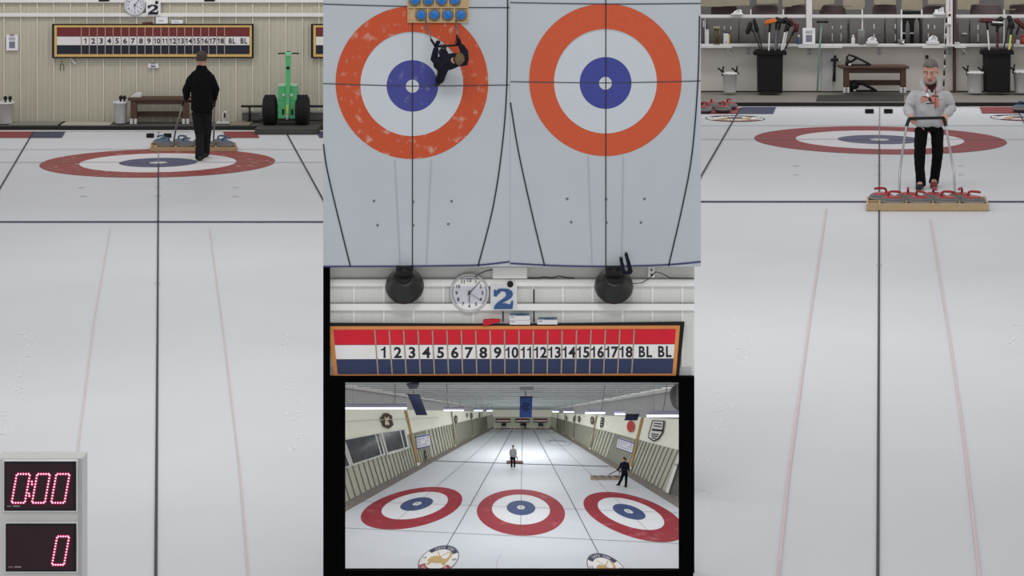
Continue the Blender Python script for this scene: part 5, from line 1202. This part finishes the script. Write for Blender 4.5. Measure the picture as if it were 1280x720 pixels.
# ice
hice = mat('hall_ice', (206, 210, 216), rough=.45, spec=.2, var=.02, scale=5)
hred = mat('hall_red', (150, 36, 50), rough=.5, spec=.15, scale=14, col2=(176, 96, 104), lo=.56, hi=.8); hblue = mat('hall_blue', (58, 76, 122), rough=.5, spec=.15, var=.1, scale=30); hw = mat('hall_white', (222, 224, 228), rough=.5, spec=.15, var=.02)
hl_ = mat('hall_line', (62, 66, 74)); hbl = mat('hall_blue_line', (74, 82, 104))
mb = MB(hice)
iceq = [(424, 643.5), (617, 535.2), (687, 534.8), (852, 636.5), (866, 717), (418, 717)]
mb.prism([G(x, y, ZH) for x, y in iceq], (0, 0, -.03))
def hline(pts, w):
    q = [HG(u, D, .0016) for u, D in pts]; line3(mb, q, w, V((0, 0, 1)))
for u0 in (-4.5, -.08, 4.5):
    for Dt, big in ((8.076, 1), (42.6, 0)):
        fm = lambda k: (lambda u, v: HG(u0 + u, Dt + v, .0004 + .0003*k))
        mb.m(hred).disc(fm(0), 1.22, 1.83, 80); mb.m(hw).disc(fm(0), .61, 1.22, 64); mb.m(hblue).disc(fm(0), .17, .61, 48); mb.m(hw).disc(fm(0), 0, .17, 24)
mb.m(hl_)
def pline(pts, wpx):
    q = [G(x, y, ZH) + V((0, 0, .0016)) for x, y in pts]; line3(mb, q, wpx*12.8/FPX, V((0, 0, 1)))
for u0, D0 in ((-4.5, 6.35), (-.08, 6.3), (4.5, 6.35)): pline([hpx(u0, D0), hpx(u0, 14), hpx(u0, 44)], .6 if u0 > -1 and u0 < 1 else .5)
for u0 in (-2.25, 2.25): pline([hpx(u0, 4.6), hpx(u0, 9), hpx(u0, 20), hpx(u0, 45)], .95)
for D, w_, ua, ub in ((6.22, .9, -6.2, 5.6), (8.076, .9, -7, 6.9), (36.0, .9, -7, 6.9), (42.6, .8, -7, 6.9)): pline([hpx(ua, D), hpx(0, D), hpx(ub, D)], w_)
mb.m(hbl); pline([(541, 576.2), (651, 580), (766, 583.2)], 2.6)
for uc in (-2.25, 2.25):
    crest_paint(mb, lambda u, v, k: HG(uc + u*.50, 5.11 + v*.52, .0016 + .0004*k), stone_mark=False)
# faint lettered oval far down the right sheet
mb.m(mat('faint_blue', (150, 158, 180))).disc(lambda u, v: HG(4.6 + u*1.65, 24.6 + v*2.2, .001), .92, 1.0, 40)
for k in range(9):
    a = PI*(.15 + .7*k/8); mb.disc(lambda u, v: HG(4.6 + 1.2*math.cos(a) + u*.16, 24.6 + 1.5*math.sin(a) + v*.4, .0012), 0, 1, 8)
mb.m(mat('skid_mark', (150, 150, 160))); pline([(620.5, 712), (621.5, 700), (627, 692)], .5)
build(mb, 'floor', kind='structure')

# ---- side walls as ruled surfaces
class Wall:
    def __init__(s, B, M1, T2, T3): s.B, s.M1, s.T2, s.T3 = B, M1, T2, T3
    def at(s, e, t): (a, b) = getattr(s, e); return (a[0] + (b[0]-a[0])*t, a[1] + (b[1]-a[1])*t)
    def Y(s, t): return CF/(s.at('B', t)[1] + 140)
    def pt(s, e, t): x, y = s.at(e, t); return P(x, y, s.Y(t))
    def find(s, x, y):
        g = lambda t: (lambda b, m: (m[0]-b[0])*(y-b[1]) - (m[1]-b[1])*(x-b[0]))(s.at('B', t), s.at('T2', t))
        lo, hi = -.3, 1.05; gl = g(lo)
        for _ in range(50):
            m = (lo+hi)/2
            if (g(m) > 0) == (gl > 0): lo = m
            else: hi = m
        return lo
    def on(s, x, y, d=.0): return P(x, y, s.Y(s.find(x, y)) - d)
    def decal(s, mb, pts, d=.012, th=.02):
        return mb.loft([[s.on(x, y, d) for x, y in pts], [s.on(x, y, d - th) for x, y in pts]], smooth=False)
WLh = Wall(((425, 632), (617, 534)), ((404.5, 567.2), (616.5, 518)), ((386, 509.5), (616.2, 514.6)), ((376, 472), (616, 511.3)))
WRh = Wall(((853, 627), (687, 533.6)), ((878, 570.4), (688, 520.6)), ((898, 526.5), (688.5, 515.8)), ((905, 474.5), (689, 511.8)))
hs = mat('hall_siding', (186, 186, 168), rough=.6, var=.03, scale=6); hseam = mat('hall_siding_seam', (120, 120, 108), rough=.7); hup = mat('hall_upper_wall', (242, 242, 226), rough=.7, var=.02); hslope = mat('hall_slope', (168, 168, 168), rough=.7, var=.03)
hceil = mat('hall_ceiling', (196, 202, 200), rough=.7, var=.05, scale=8, stretch=(.3, 6, 1)); hcurb = mat('hall_curb', (132, 124, 118), rough=.8, var=.08); hbeam = mat('hall_beam', (206, 206, 202), rough=.6)
def wall_mesh(W, name, sgn):
    mb = MB(hs); n = 40
    def band(e0, e1, m, off0=0, off1=0):
        mb.m(m)
        t0 = lambda e: max(0.0, ((408 if sgn > 0 else 864) - getattr(W, e)[0][0]) / (getattr(W, e)[1][0] - getattr(W, e)[0][0]))
        q0, q1 = t0(e0), t0(e1)
        A = [mb.bm.verts.new(W.pt(e0, q0 + (1-q0)*k/n)) for k in range(n+1)]; B = [mb.bm.verts.new(W.pt(e1, q1 + (1-q1)*k/n)) for k in range(n+1)]
        for k in range(n): mb.f((A[k], A[k+1], B[k+1], B[k]))
    band('B', 'M1', hs); band('M1', 'T2', hup); band('T2', 'T3', hslope)
    # ribs: denser toward the far end, as evenly spaced seams
    D0, D1 = 4.6, 46.0; k = 0; D = 6.3
    mb.m(hseam)
    while D < 40:
        y = 513 + 978.8/D; t = (W.B[0][1] - y)/(W.B[0][1] - W.B[1][1])
        if .06 < t < .97:
            dt = .0015*(1 - t) + .0005; p = [W.at('B', t), W.at('B', t+dt), W.at('M1', t+dt), W.at('M1', t)]; tt = [t, t+dt, t+dt, t]
            mb.loft([[P(x, y_, W.Y(q) - .010) for (x, y_), q in zip(p, tt)], [P(x, y_, W.Y(q) + .004) for (x, y_), q in zip(p, tt)]], smooth=False)
        D += .30 if D < 16 else .6
    build(mb, name, kind='structure')
wall_mesh(WLh, 'wall_left', 1); wall_mesh(WRh, 'wall_right', -1)
# curbs
for pts, nm in (([(419, 635), (617, 534), (617, 535.4), (420, 646)], 'baseboard_left'), ([(858, 630), (687, 533.6), (687, 535.2), (858, 641)], 'baseboard_right')):
    mb = MB(hcurb); mb.prism([G(x, y, ZH) for x, y in pts], (0, 0, .006)); build(mb, nm, kind='structure')
# end wall, ceiling, beams
YE = CF/(534.2 + 140)
mb = MB(hs); mb.pb(610, 521, 695, 535.5, YE, .04); mb.m(hup); mb.pb(610, 505, 695, 521, YE, .04); build(mb, 'wall_back', kind='structure')
mb = MB(hceil); n = 26; Y0 = 12.16
cl = lambda t: [P(max(408, 376 + 242*t), 470 + 42*t, Y0 + (YE - Y0)*t), P(min(864, 905 - 218*t), 470 + 42*t, Y0 + (YE - Y0)*t)]
rows = []
for k in range(n+1):
    t = 1 - (1 - k/n)**1.6; a, b = cl(t); rows.append([a, b, b + V((0, 0, .05)), a + V((0, 0, .05))])
mb.loft(rows, smooth=False)
mb.m(mat('ceiling_rib', (150, 156, 156)))
for k in range(2, 24):
    t = 1 - (1 - k/24)**1.9; a, b = cl(t); mb.box((a.x, a.y, a.z - .008*(1-t*.7)), (b.x, a.y + .02*(1 - t*.6), a.z + .01))
build(mb, 'ceiling', kind='structure')
for W, nm, t_ in ((WLh, 'trim_11', .135), (WRh, 'trim_12', .19)):
    mb = MB(hbeam); a, b = W.pt('T3', t_), W.pt('T3', 1); mb.loft([[a + V((0, 0, -.012)), a + V((0, -.03, -.012)), a + V((0, -.03, .012)), a + V((0, 0, .012))], [b + V((0, 0, -.003)), b + V((0, -.01, -.003)), b + V((0, -.01, .003)), b + V((0, 0, .003))]], smooth=False); build(mb, nm, kind='structure')
# posts along the walls
py = mat('post_timber', (178, 142, 84), rough=.6); pg = mat('post_dark', (146, 136, 114), rough=.6)
def post(W, x0, y0, x1, y1, w, m, label, pipe=False):
    root = thing('wall_post', label, 'post', W.on(x1, y1 - .5, .02))
    mb = MB(m); W.decal(mb, [(x0 - w/2, y0), (x0 + w/2, y0), (x1 + w/2, y1), (x1 - w/2, y1)], .014, .02); build(mb, 'shaft', root)
    mb = MB(white); h = (y1 - y0)*.06; W.decal(mb, [(x1 - w*.7, y1 - h), (x1 + w*.7, y1 - h), (x1 + w*.7, y1), (x1 - w*.7, y1)], .018, .02); build(mb, 'foot', root)
post(WLh, 507.6, 513.2, 523.2, 582.5, 2.6, py, 'yellow timber post on the model hall left wall beside the windows')
post(WLh, 564.6, 514, 569.4, 558.5, 1.2, pg, 'brown post in the middle of the model hall left wall')
post(WLh, 588.6, 515, 591.3, 546.2, .8, pg, 'thin far post on the model hall left wall')
post(WLh, 602.6, 515.5, 604.6, 540, .6, pg, 'farthest thin post on the model hall left wall')
post(WRh, 802.6, 521.8, 787.2, 587, 2.8, py, 'yellow timber post behind the man on the model hall right wall')
post(WRh, 745.4, 519.5, 737.6, 562, 1.3, pg, 'brown post in the middle of the model hall right wall')
post(WRh, 719, 518, 716, 549.5, .9, pg, 'thin far post on the model hall right wall')
post(WRh, 706.2, 517.2, 704.2, 542.5, .7, pg, 'thin post near the far end of the model hall right wall')
post(WRh, 697, 516.6, 695.8, 538, .6, pg, 'farthest thin post on the model hall right wall')
root = thing('pipe', 'white slanting pipe at the right edge of the model hall', 'pipe', WRh.on(832, 615, .02)); mb = MB(white); WRh.decal(mb, [(848.5, 565), (852, 566), (835.5, 616.5), (831.5, 615)], .035, .03); build(mb, 'tube', root); mb = MB(metal); WRh.decal(mb, [(843.6, 579), (846.6, 580), (845.8, 582.5), (842.8, 581.5)], .04, .03); build(mb, 'clamp', root)
mb = MB(mat('door_dark', (104, 106, 100), rough=.6)); WRh.decal(mb, [(852, 567), (857, 569), (851, 623), (838, 617)], .012, .012); build(mb, 'door_2', kind='structure')
# windows
wdark = mat('hall_window_glass', (62, 66, 70), rough=.15, spec=.6, var=.35, scale=18)
fwh = mat('hall_window_frame', (212, 214, 208), rough=.5)
for k, (frame, pane) in enumerate((([(428.5, 552.5), (474.6, 541), (482.2, 568.5), (440.5, 582.5)], [(431.5, 550), (473.5, 542.2), (479.6, 567), (441.8, 579.6)]), ([(475.5, 541), (507.2, 536.2), (512.3, 560), (484, 569)], [(479, 541.2), (505, 537.6), (509.5, 558.5), (485, 565.2)]), ([(410, 556), (428, 552.5), (440, 582.5), (420, 590)], [(412, 557), (427, 554), (437, 582), (424, 586)]))):
    mb = MB(fwh); WLh.decal(mb, frame, .02, .024); mb.m(wdark); WLh.decal(mb, pane, .023, .02); mb.m(fwh)
    if k == 0: WLh.decal(mb, [(468.6, 543.2), (470.2, 543), (477.4, 567.8), (475.8, 568.3)], .026, .01)
    if k == 1: WLh.decal(mb, [(499.6, 538.6), (501, 538.4), (506.3, 559.6), (504.9, 560)], .026, .01)
    build(mb, 'window_%d' % (k + 3), kind='structure')
# emblems and boards on the walls
def wdisc(W, mb, cx, cy, rx, ry, d, n=24): return W.decal(mb, [(cx + rx*math.cos(2*PI*k/n), cy - ry*math.sin(2*PI*k/n)) for k in range(n)], d)
root = thing('wall_crest', 'dark bronze hexagonal crest over the model hall windows', 'crest', WLh.on(484, 536, .02))
mb = MB(mat('crest_bronze', (74, 66, 50), rough=.6)); WLh.decal(mb, [(475.2, 523), (480, 516.4), (485, 516.4), (490.3, 520), (490.5, 525.5), (492, 531), (489, 534), (485.8, 536), (479, 533), (477.6, 528)], .02); build(mb, 'shield', root)
mb = MB(mat('crest_cream', (226, 206, 180), rough=.6)); WLh.decal(mb, [(480.3, 520), (483, 523), (486, 520.5), (486.5, 523.5), (484, 525.5), (486.8, 529), (486, 532), (483.4, 530.5), (482, 532), (481, 529), (482, 526)], .026); build(mb, 'motif', root)
def board(W, quad, label, lines):
    root = thing('notice_board', label, 'board', W.on(*quad[3], .02)); mb = MB(mat('board_paper', (222, 222, 230), rough=.7)); W.decal(mb, quad, .02); build(mb, 'panel', root)
    L = lambda u, v: (quad[0][0]*(1-u)*(1-v) + quad[1][0]*u*(1-v) + quad[2][0]*u*v + quad[3][0]*(1-u)*v, quad[0][1]*(1-u)*(1-v) + quad[1][1]*u*(1-v) + quad[2][1]*u*v + quad[3][1]*(1-u)*v)
    mb = MB(mat('board_header', (76, 84, 150), rough=.7)); W.decal(mb, [L(0, .04), L(1, .04), L(1, .13), L(0, .13)], .025); W.decal(mb, [L(0, .94), L(1, .94), L(1, 1), L(0, 1)], .025); build(mb, 'header_strip', root)
    mb = MB(mat('board_marks', (96, 92, 110), rough=.7)); rnd = random.Random(3)
    for i in range(6):
        for j in range(3):
            if rnd.random() < .7: u = .08 + i*.15; v = .25 + j*.23; W.decal(mb, [L(u, v), L(u+.04, v), L(u+.04, v+.1), L(u, v+.1)], .025)
    build(mb, 'marks', root)
board(WLh, [(520, 545), (537, 542), (538, 557.6), (521.6, 561.3)], 'white printed board on the model hall left wall by the yellow post', 5)
board(WRh, [(772.8, 546.4), (792.6, 553), (790, 567), (770.4, 560)], 'white printed board on the model hall right wall above the man', 5)
root = thing('trophy_figure', 'small dark slim figure ornament below the left printed board', 'ornament', WLh.on(532.5, 576, .02)); mb = MB(mat('orn_dark', (70, 66, 56))); WLh.decal(mb, [(530.5, 563), (532.3, 562.5), (533.3, 572), (532.6, 576), (531.6, 572)], .02); build(mb, 'figure', root); mb = MB(mat('orn_gold', (180, 160, 110))); WLh.decal(mb, [(531, 567.5), (532.8, 567.2), (532.9, 569), (531.2, 569.2)], .026); build(mb, 'band', root)
mb = MB(mat('red_disc', (190, 70, 58), rough=.6)); wdisc(WRh, mb, 788.3, 533, 4.8, 7.4, .02); build(mb, 'round_sign', label='red oval sign on the model hall right wall above the printed board', cat='sign')
def oval(W, cx, cy, rx, ry, col, label):
    root = thing('wall_emblem', label, 'emblem', W.on(cx, cy + ry, .02)); mb = MB(mat('emblem_' + str(col), col, rough=.6)); wdisc(W, mb, cx, cy, rx, ry, .02); build(mb, 'plaque', root); mb = MB(mat('emblem_face', (150, 140, 116))); wdisc(W, mb, cx, cy, rx*.55, ry*.55, .026); build(mb, 'face', root)
oval(WRh, 740, 525.6, 2.2, 5.2, (84, 78, 62), 'dark oval emblem right of the middle post on the model hall right wall') if False else oval(WRh, 740, 525.6, 2.2, 5.2, (84, 78, 62), 'larger dark oval emblem beside the middle post of the model hall right wall')
oval(WRh, 723.6, 523.6, 1.5, 4.0, (96, 70, 64), 'brownish oval emblem second along the model hall right wall from the far end')
oval(WRh, 717.2, 523.8, 1.2, 3.6, (110, 104, 92), 'small grey oval emblem by the thin far post on the model hall right wall')
oval(WRh, 707.9, 522.5, .9, 3.0, (120, 116, 104), 'tiny grey oval emblem nearest the far end of the model hall right wall')
oval(WLh, 589.7, 519.7, 1.5, 3.6, (88, 88, 84), 'dark oval emblem by the thin far post on the model hall left wall')
oval(WLh, 599.8, 518.8, .9, 3.4, (80, 80, 66), 'small dark oval emblem near the far end of the model hall left wall')
oval(WLh, 584.2, 518.8, 1.0, 2.8, (130, 126, 110), 'small tan oval emblem just past the middle post of the model hall left wall')
oval(WLh, 570, 524.2, 1.9, 5.0, (66, 60, 56), 'dark slim emblem beside the brown post on the model hall left wall')
root = thing('wall_banner', 'black and white striped upright sign on the model hall right wall', 'sign', WRh.on(751.5, 534, .02)); mb = MB(mat('sign_dark', (60, 60, 58))); WRh.decal(mb, [(751.4, 521.4), (754.2, 522), (753.6, 533), (750.2, 534.5), (750, 530)], .02); build(mb, 'panel', root)
mb = MB(white)
for k in range(3): y = 524 + 3.2*k; WRh.decal(mb, [(751.2, y), (753.2, y + .2), (753, y + 1.2), (751, y + 1)], .026)
build(mb, 'stripes', root)
root = thing('shield_sign', 'white shield sign with black lettering bands at right of the model hall', 'sign', WRh.on(816.5, 551.5, .02)); mb = MB(ink); WRh.decal(mb, [(815.4, 525), (830.6, 526), (828.6, 541), (822.6, 549.5), (817, 552), (810.2, 547.5), (810.4, 542)], .02); build(mb, 'outline', root)
mb = MB(white); WRh.decal(mb, [(816.4, 526.2), (829.2, 527), (827.4, 540.4), (821.8, 548.4), (817, 550.4), (811.4, 546.6), (811.6, 542.4)], .025); build(mb, 'face', root)
mb = MB(ink)
for y, a, b in ((528.2, 817.5, 827.5), (531.5, 817, 827), (535.8, 815, 828.2), (537, 814.8, 828), (541.5, 814, 823.5), (544, 814, 822), (546.5, 815, 820)): WRh.decal(mb, [(a, y), (b, y + 1.3), (b - .2, y + 2.5), (a - .2, y + 1.2)], .030, .01)
build(mb, 'lettering', root)
mb = MB(mat('duct_grey', (96, 98, 94), rough=.6)); c = P(853, 499.5, 12.7); r = 14.5*12.7/FPX
mb.lathe(c, [(0, 0), (r, 0), (r, .12), (0, .12)], 40, ax=(0, 1, 0)); build(mb, 'air_duct', label='round grey duct end high on the right of the model hall', cat='duct')
# hanging banners
def banner(pts, Y, label, m, tint, wire=None):
    root = thing('banner', label, 'banner', P((pts[2][0]+pts[3][0])/2, pts[2][1], Y), 'blue club banners in the model hall')
    mb = MB(m); mb.pq(pts, Y, .006); build(mb, 'cloth', root)
    L = lambda u, v: ((pts[0][0]*(1-u) + pts[1][0]*u)*(1-v) + (pts[3][0]*(1-u) + pts[2][0]*u)*v, (pts[0][1]*(1-u) + pts[1][1]*u)*(1-v) + (pts[3][1]*(1-u) + pts[2][1]*u)*v)
    h = pts[3][1] - pts[0][1]; w = pts[1][0] - pts[0][0]; asp = abs(w/h)
    if h > 10:
        fm = lambda u, v: P(*L(.5 + u/w, .48 - v/h), Y - .002)
        mb = MB(tint); mb.disc(fm, 4.0, 5.2, 32, PI*.12, PI*1.88); mb.disc(fm, 1.6, 2.8, 24); mb.disc(fm, 0, .8, 12); build(mb, 'emblem', root)
    mb = MB(black); mb.tube([P(*pts[0], Y), P(*pts[1], Y)], .004, n=6); build(mb, 'rod', root)
    if wire: mb = MB(black); mb.tube([P(*L(.5, 0), Y), P(*wire, Y)], .0025, n=5); build(mb, 'wire', root)
bnv = mat('banner_navy', (15, 22, 48), rough=.8); bbl = mat('banner_blue', (38, 60, 116), rough=.8)
banner([(509.3, 492.8), (524.2, 492.8), (534, 519), (520.2, 519)], 12.75, 'slanting navy banner with ring emblem at left of the model hall', bnv, mat('banner_ring', (16, 20, 48), rough=.8), (517, 488))
banner([(650, 496.2), (665.6, 496.2), (664.6, 521.8), (649.4, 521.8)], 13.6, 'bright blue banner hanging at the centre of the model hall', bbl, bnv, (656, 488))
banner([(782.6, 518.2), (799, 518.2), (796.6, 525.6), (780.6, 525.6)], 12.95, 'short dark navy banner at right of the model hall by the yellow post', bnv, bnv)
mb = MB(mat('vent_dark', (112, 116, 118), rough=.7)); mb.pb(650, 480.5, 667, 487.5, 13.2, .05); build(mb, 'ceiling_vent', label='dark ceiling unit above the central blue banner', cat='vent', bev=.004)
mb = MB(mat('vent_dark2', (96, 96, 108), rough=.7)); mb.pq([(508, 481), (524, 480), (522, 485.5), (512, 487)], 12.6, .05); build(mb, 'ceiling_vent', label='dark ceiling unit above the slanting navy banner', cat='vent', bev=.004)
# fluorescent strips hung along both walls
tube_e = mat('tube_light', (240, 244, 250), emit=(236, 242, 255), es=1.6); hous = mat('lamp_housing', (172, 172, 196), rough=.5)
def strip(pts, Y, label):
    (x0, x1, y, hgt) = pts
    root = thing('strip_light', label, 'light', P((x0+x1)/2, y + hgt, Y), 'strip lights in the model hall')
    mb = MB(hous); mb.pb(x0, y - hgt, x1, y, Y, .04); build(mb, 'housing', root)
    mb = MB(tube_e); mb.pb(x0 + .5, y, x1 - .5, y + hgt*.9, Y + .002, .03); build(mb, 'tube', root)
    for xx in (x0 + (x1-x0)*.2, x0 + (x1-x0)*.8):
        t = (Y - Y0)/(YE - Y0); mb = MB(metal); mb.tube([P(xx, y - hgt, Y + .02), P(xx, 470 + 42*t, Y + .02)], .0016, n=5); build(mb, 'wire', root)
for p, Y, lb in (((424, 509, 509.2, 2.6), 12.5, 'long bright strip light at the left edge of the model hall'), ((554, 580, 512.2, 1.8), 13.6, 'second strip light along the model hall left wall'), ((592, 604, 512.8, 1.3), 14.3, 'third strip light along the model hall left wall'), ((608, 616, 513.2, 1.0), 14.9, 'farthest strip light along the model hall left wall'),
    ((808, 856, 518.6, 3.0), 12.5, 'long bright strip light at the right edge of the model hall'), ((768, 782, 516.8, 2.2), 13.0, 'strip light left of the short navy banner'), ((731, 757, 515.6, 1.9), 13.5, 'strip light over the striped sign on the right'), ((704, 718, 514.6, 1.4), 14.3, 'strip light far along the model hall right wall'), ((690, 699, 514.4, 1.0), 14.9, 'farthest strip light along the model hall right wall')):
    strip(p, Y, lb)
mb = MB(mat('cable_white', (200, 200, 196))); mb.tube([WLh.on(x, y, .02) for x, y in ((428, 527.2), (445, 526), (470, 524.8), (500, 524), (530, 522.5), (548, 521.8))], .0022, n=5); build(mb, 'wall_cable', label='thin pale cable crossing the crest on the model hall left wall', cat='cable')
for (x0, y0, x1, y1), lb in (((494, 480, 494, 505), 'leftmost thin hanging rod in the model hall'), ((558, 478.5, 560.5, 510), 'thin hanging rod left of the centre of the model hall'), ((756, 482, 752, 513), 'thin hanging rod right of the centre of the model hall'), ((834, 480, 829, 514), 'rightmost thin hanging rod in the model hall')):
    mb = MB(mat('rod_grey', (96, 98, 98))); Yr = 12.9; mb.tube([P(x0, y0, Yr), P(x1, y1, Yr)], .0022, n=5); build(mb, 'hanging_rod', label=lb, cat='rod')
# far end: three little scoreboards, benches, tiny person
for x0, x1, lb in ((619.6, 638, 'left'), (643.8, 662, 'middle'), (666.8, 684, 'right')):
    root = thing('scoreboard', 'tiny %s scoreboard on the far wall of the model hall' % lb, 'scoreboard', P((x0+x1)/2, 528.2, YE - .02), 'far scoreboards of the model hall')
    mb = MB(black); mb.pb(x0, 523.8, x1, 528.2, YE - .012, .012); build(mb, 'frame', root); mb = MB(hred); mb.pb(x0 + .6, 524.4, x1 - .6, 525.4, YE - .016, .008); build(mb, 'red_strip', root); mb = MB(white); mb.pb(x0 + .6, 525.4, x1 - .6, 526.8, YE - .016, .008); build(mb, 'white_strip', root); mb = MB(colsL[2]); mb.pb(x0 + .6, 526.8, x1 - .6, 527.8, YE - .016, .008); build(mb, 'blue_strip', root)
for x0, x1, lb in ((627, 632.5, 'left'), (650.5, 655.5, 'middle'), (673, 679, 'right')):
    root = thing('bench', 'tiny dark bench below the %s far scoreboard of the model hall' % lb, 'bench', P((x0+x1)/2, 534.2, YE - .06), 'far benches of the model hall')
    mb = MB(black); mb.pb(x0, 531, x1, 532.2, YE - .06, .05); build(mb, 'seat', root)
    for xx in (x0 + .4, x1 - 1):
        mb = MB(black); mb.pb(xx, 532.2, xx + .6, 534.2, YE - .05, .03); build(mb, 'leg', root)
# people of the hall
def figure(px, feet, headtop, w_, fw, label, cols, jadd=None, sl=1.0, arms=None):
    Y = CF/(feet + 140); H_ = feet - headtop; S = H_*Y/FPX/1.75; q = lambda x, z, dy=0: P(px + x*H_, feet - z*H_, Y + dy*S)
    J = {'head': q(0, .925), 'neck': q(0, .845), 'chest': q(0, .74), 'belly': q(0, .62), 'pelvis': q(0, .53)}
    for s, k in (('L', 1), ('R', -1)):
        if fw[1] > 0: k = -k
        J.update({'sh'+s: q(.098*k, .80), 'el'+s: q(.135*k, .64, .0), 'wr'+s: q(.120*k, .53, .25 if fw[1] > 0 else -.2), 'hi'+s: q(.052*k, .48), 'kn'+s: q(.06*k, .27, .03*k), 'an'+s: q(.062*k, .05, .05*k), 'to'+s: q(.066*k, .03, (.16 if fw[1] > 0 else -.16) + .05*k)})
    if arms: J.update({k: q(*v) for k, v in arms.items()})
    r = P(px, feet, Y)
    return human(label, J, S, fw, {'L': ((0, .5, -1), (0, -1, -.3), (0, 0, 1)), 'R': ((0, .5, -1), (0, -1, -.3), (0, 0, 1))}, cols, root_loc=r, vox=.013*S, hs=1.05, foldamp=.006)
figure(641.3, 584.3, 556.5, 1, (0, 1, 0), 'small person in grey hoodie seen from behind in the middle of the model hall', (mat('hall_grey_cloth', (150, 150, 152), rough=.9), trouser_b, hair_grey))
figure(780.5, 609.0, 571.5, 1, (-.7, .7, 0), 'small person in dark clothes striding at the right of the model hall', (cloth_navy, trouser_b, hair_brown), arms={'elL': (-.155, .66, .1), 'wrL': (-.25, .56, .25), 'elR': (.145, .66, -.05), 'wrR': (.16, .53, .0), 'shL': (-.085, .80, .05), 'shR': (.11, .80, -.03), 'hiL': (-.035, .48, .03), 'hiR': (.06, .48, -.03), 'knL': (-.10, .27, .1), 'anL': (-.19, .10, .05), 'toL': (-.26, .085, .1), 'knR': (.06, .27, 0), 'anR': (.05, .05, -.05), 'toR': (.0, .02, .05)})
figure(656.6, 536.4, 527.5, 1, (0, 1, 0), 'tiny dark person at the far end of the model hall below the scoreboards', (cloth_black, trouser_b, hair_brown))
# trays
def hall_tray(x0, x1, y, h, label, m, stones=None, bar=None):
    Y = CF/(y + 140); s = Y/FPX; S = (x1-x0)*s/1.42
    r, cells = tray(P((x0+x1)/2, y, Y) , (x1-x0)*s, .5*S, h*s, label, S=S, shift=.07*S, wmat=m)
    return r, cells, S, Y
r1, cells, S1, Yt = hall_tray(633.2, 653.8, 579.8, 1.8, 'small tray of red stones before the grey person in the model hall', mat('tray_brown', (128, 84, 74), rough=.7))
for i, p in enumerate(cells): stone(p, handle_red, 'tiny red stone in the model hall tray, ' + posw[i], 'tiny red stones in the model hall', S=S1, rot=i)
push_bar(r1, {'a': [P(637.5, 577.5, Yt + .01), P(638, 573, Yt), P(638.3, 569.5, Yt - .01)], 'b': [P(648, 577.5, Yt + .01), P(646.5, 573, Yt), P(644.8, 569.5, Yt - .01)], 'bar': [P(638.3, 569.5, Yt - .01), P(644.8, 569.5, Yt - .01)]}, .0022, .0)
r2, cells, S2, Yt = hall_tray(738.4, 777.2, 600.0, 2.2, 'long low pale tray of blue stones left of the striding person in the model hall', mat('tray_tan', (176, 156, 136), rough=.7))
for i, p in enumerate(cells): stone(p, handle_blue, 'tiny blue stone in the model hall tray, ' + posw[i], 'tiny blue stones in the model hall', S=S2*.55, rot=i)
push_bar(r2, {'a': [P(752.5, 598, Yt + .02), P(762, 593, Yt + .01), P(771, 588.3, Yt)], 'b': [P(772, 598, Yt + .02), P(774, 593, Yt + .01), P(775, 589, Yt)], 'bar': [P(771, 588.3, Yt), P(775, 589, Yt)]}, .0018, .0)
WORLD = 0.55
# =================================================================== CAMERA, LIGHT
cam = bpy.data.cameras.new('camera'); co = bpy.data.objects.new('camera', cam); COL.objects.link(co)
co.location = (0, 0, CH); co.rotation_euler = (PI/2, 0, 0)
cam.sensor_width = 36; cam.lens = 36*FPX/1280; cam.shift_y = (PY - 360)/1280; cam.clip_end = 500
SC.camera = co
w = bpy.data.worlds.new('hall_fill'); SC.world = w; w.use_nodes = True
w.node_tree.nodes['Background'].inputs[0].default_value = (1, 1, 1.0, 1); w.node_tree.nodes['Background'].inputs[1].default_value = WORLD
def area(name, loc, size, pw, rot=(0, 0, 0), col=(1, 1, 1)):
    l = bpy.data.lights.new(name, 'AREA'); l.shape = 'RECTANGLE'; l.size, l.size_y = size; l.energy = pw; l.color = col
    o = bpy.data.objects.new(name, l); COL.objects.link(o); o.location = loc; o.rotation_euler = rot
    return o
for i, (X, Y, p) in enumerate(((-3.0, 18, 108), (-4.0, 26, 92), (-5.5, 35, 45), (3.0, 18, 92), (4.2, 26, 62), (6.0, 35, 25))):
    area('ceiling_light', (X, Y, 5.6), (5, 1.2), p)
for X, p in ((-6.5, 110), (7.0, 220)): area('wall_fill', (X, 38.0, 5.6), (9, .5), p, (math.radians(50), 0, 0))  # unseen wash lights added to brighten the two back walls
area('lounge_fill', (7.2, 41.2, 4.6), (8, 1.0), 42)  # unseen light added to lift the shaded room behind the window
area('front_fill', (0, 4.5, 7.5), (3, 1.0), 170, (math.radians(55), 0, 0))  # added frontal fill above the camera for the upright middle stand
for Y, z, w_, p in ((12.7, 1.45, 1.3, 4.8), (13.25, 1.28, 1.0, 1.6), (14.0, 1.08, .7, 1.5), (14.7, .9, .45, 2.0)): area('hall_fill', ((653 - 640)*Y/FPX, Y, z), (w_, .25), p)  # unseen area lights added under the model hall ceiling, besides the strips
vs = SC.view_settings; vs.view_transform = 'Standard'; vs.look = 'None'; vs.gamma = 1; vs.exposure = 0; vs.use_curve_mapping = False
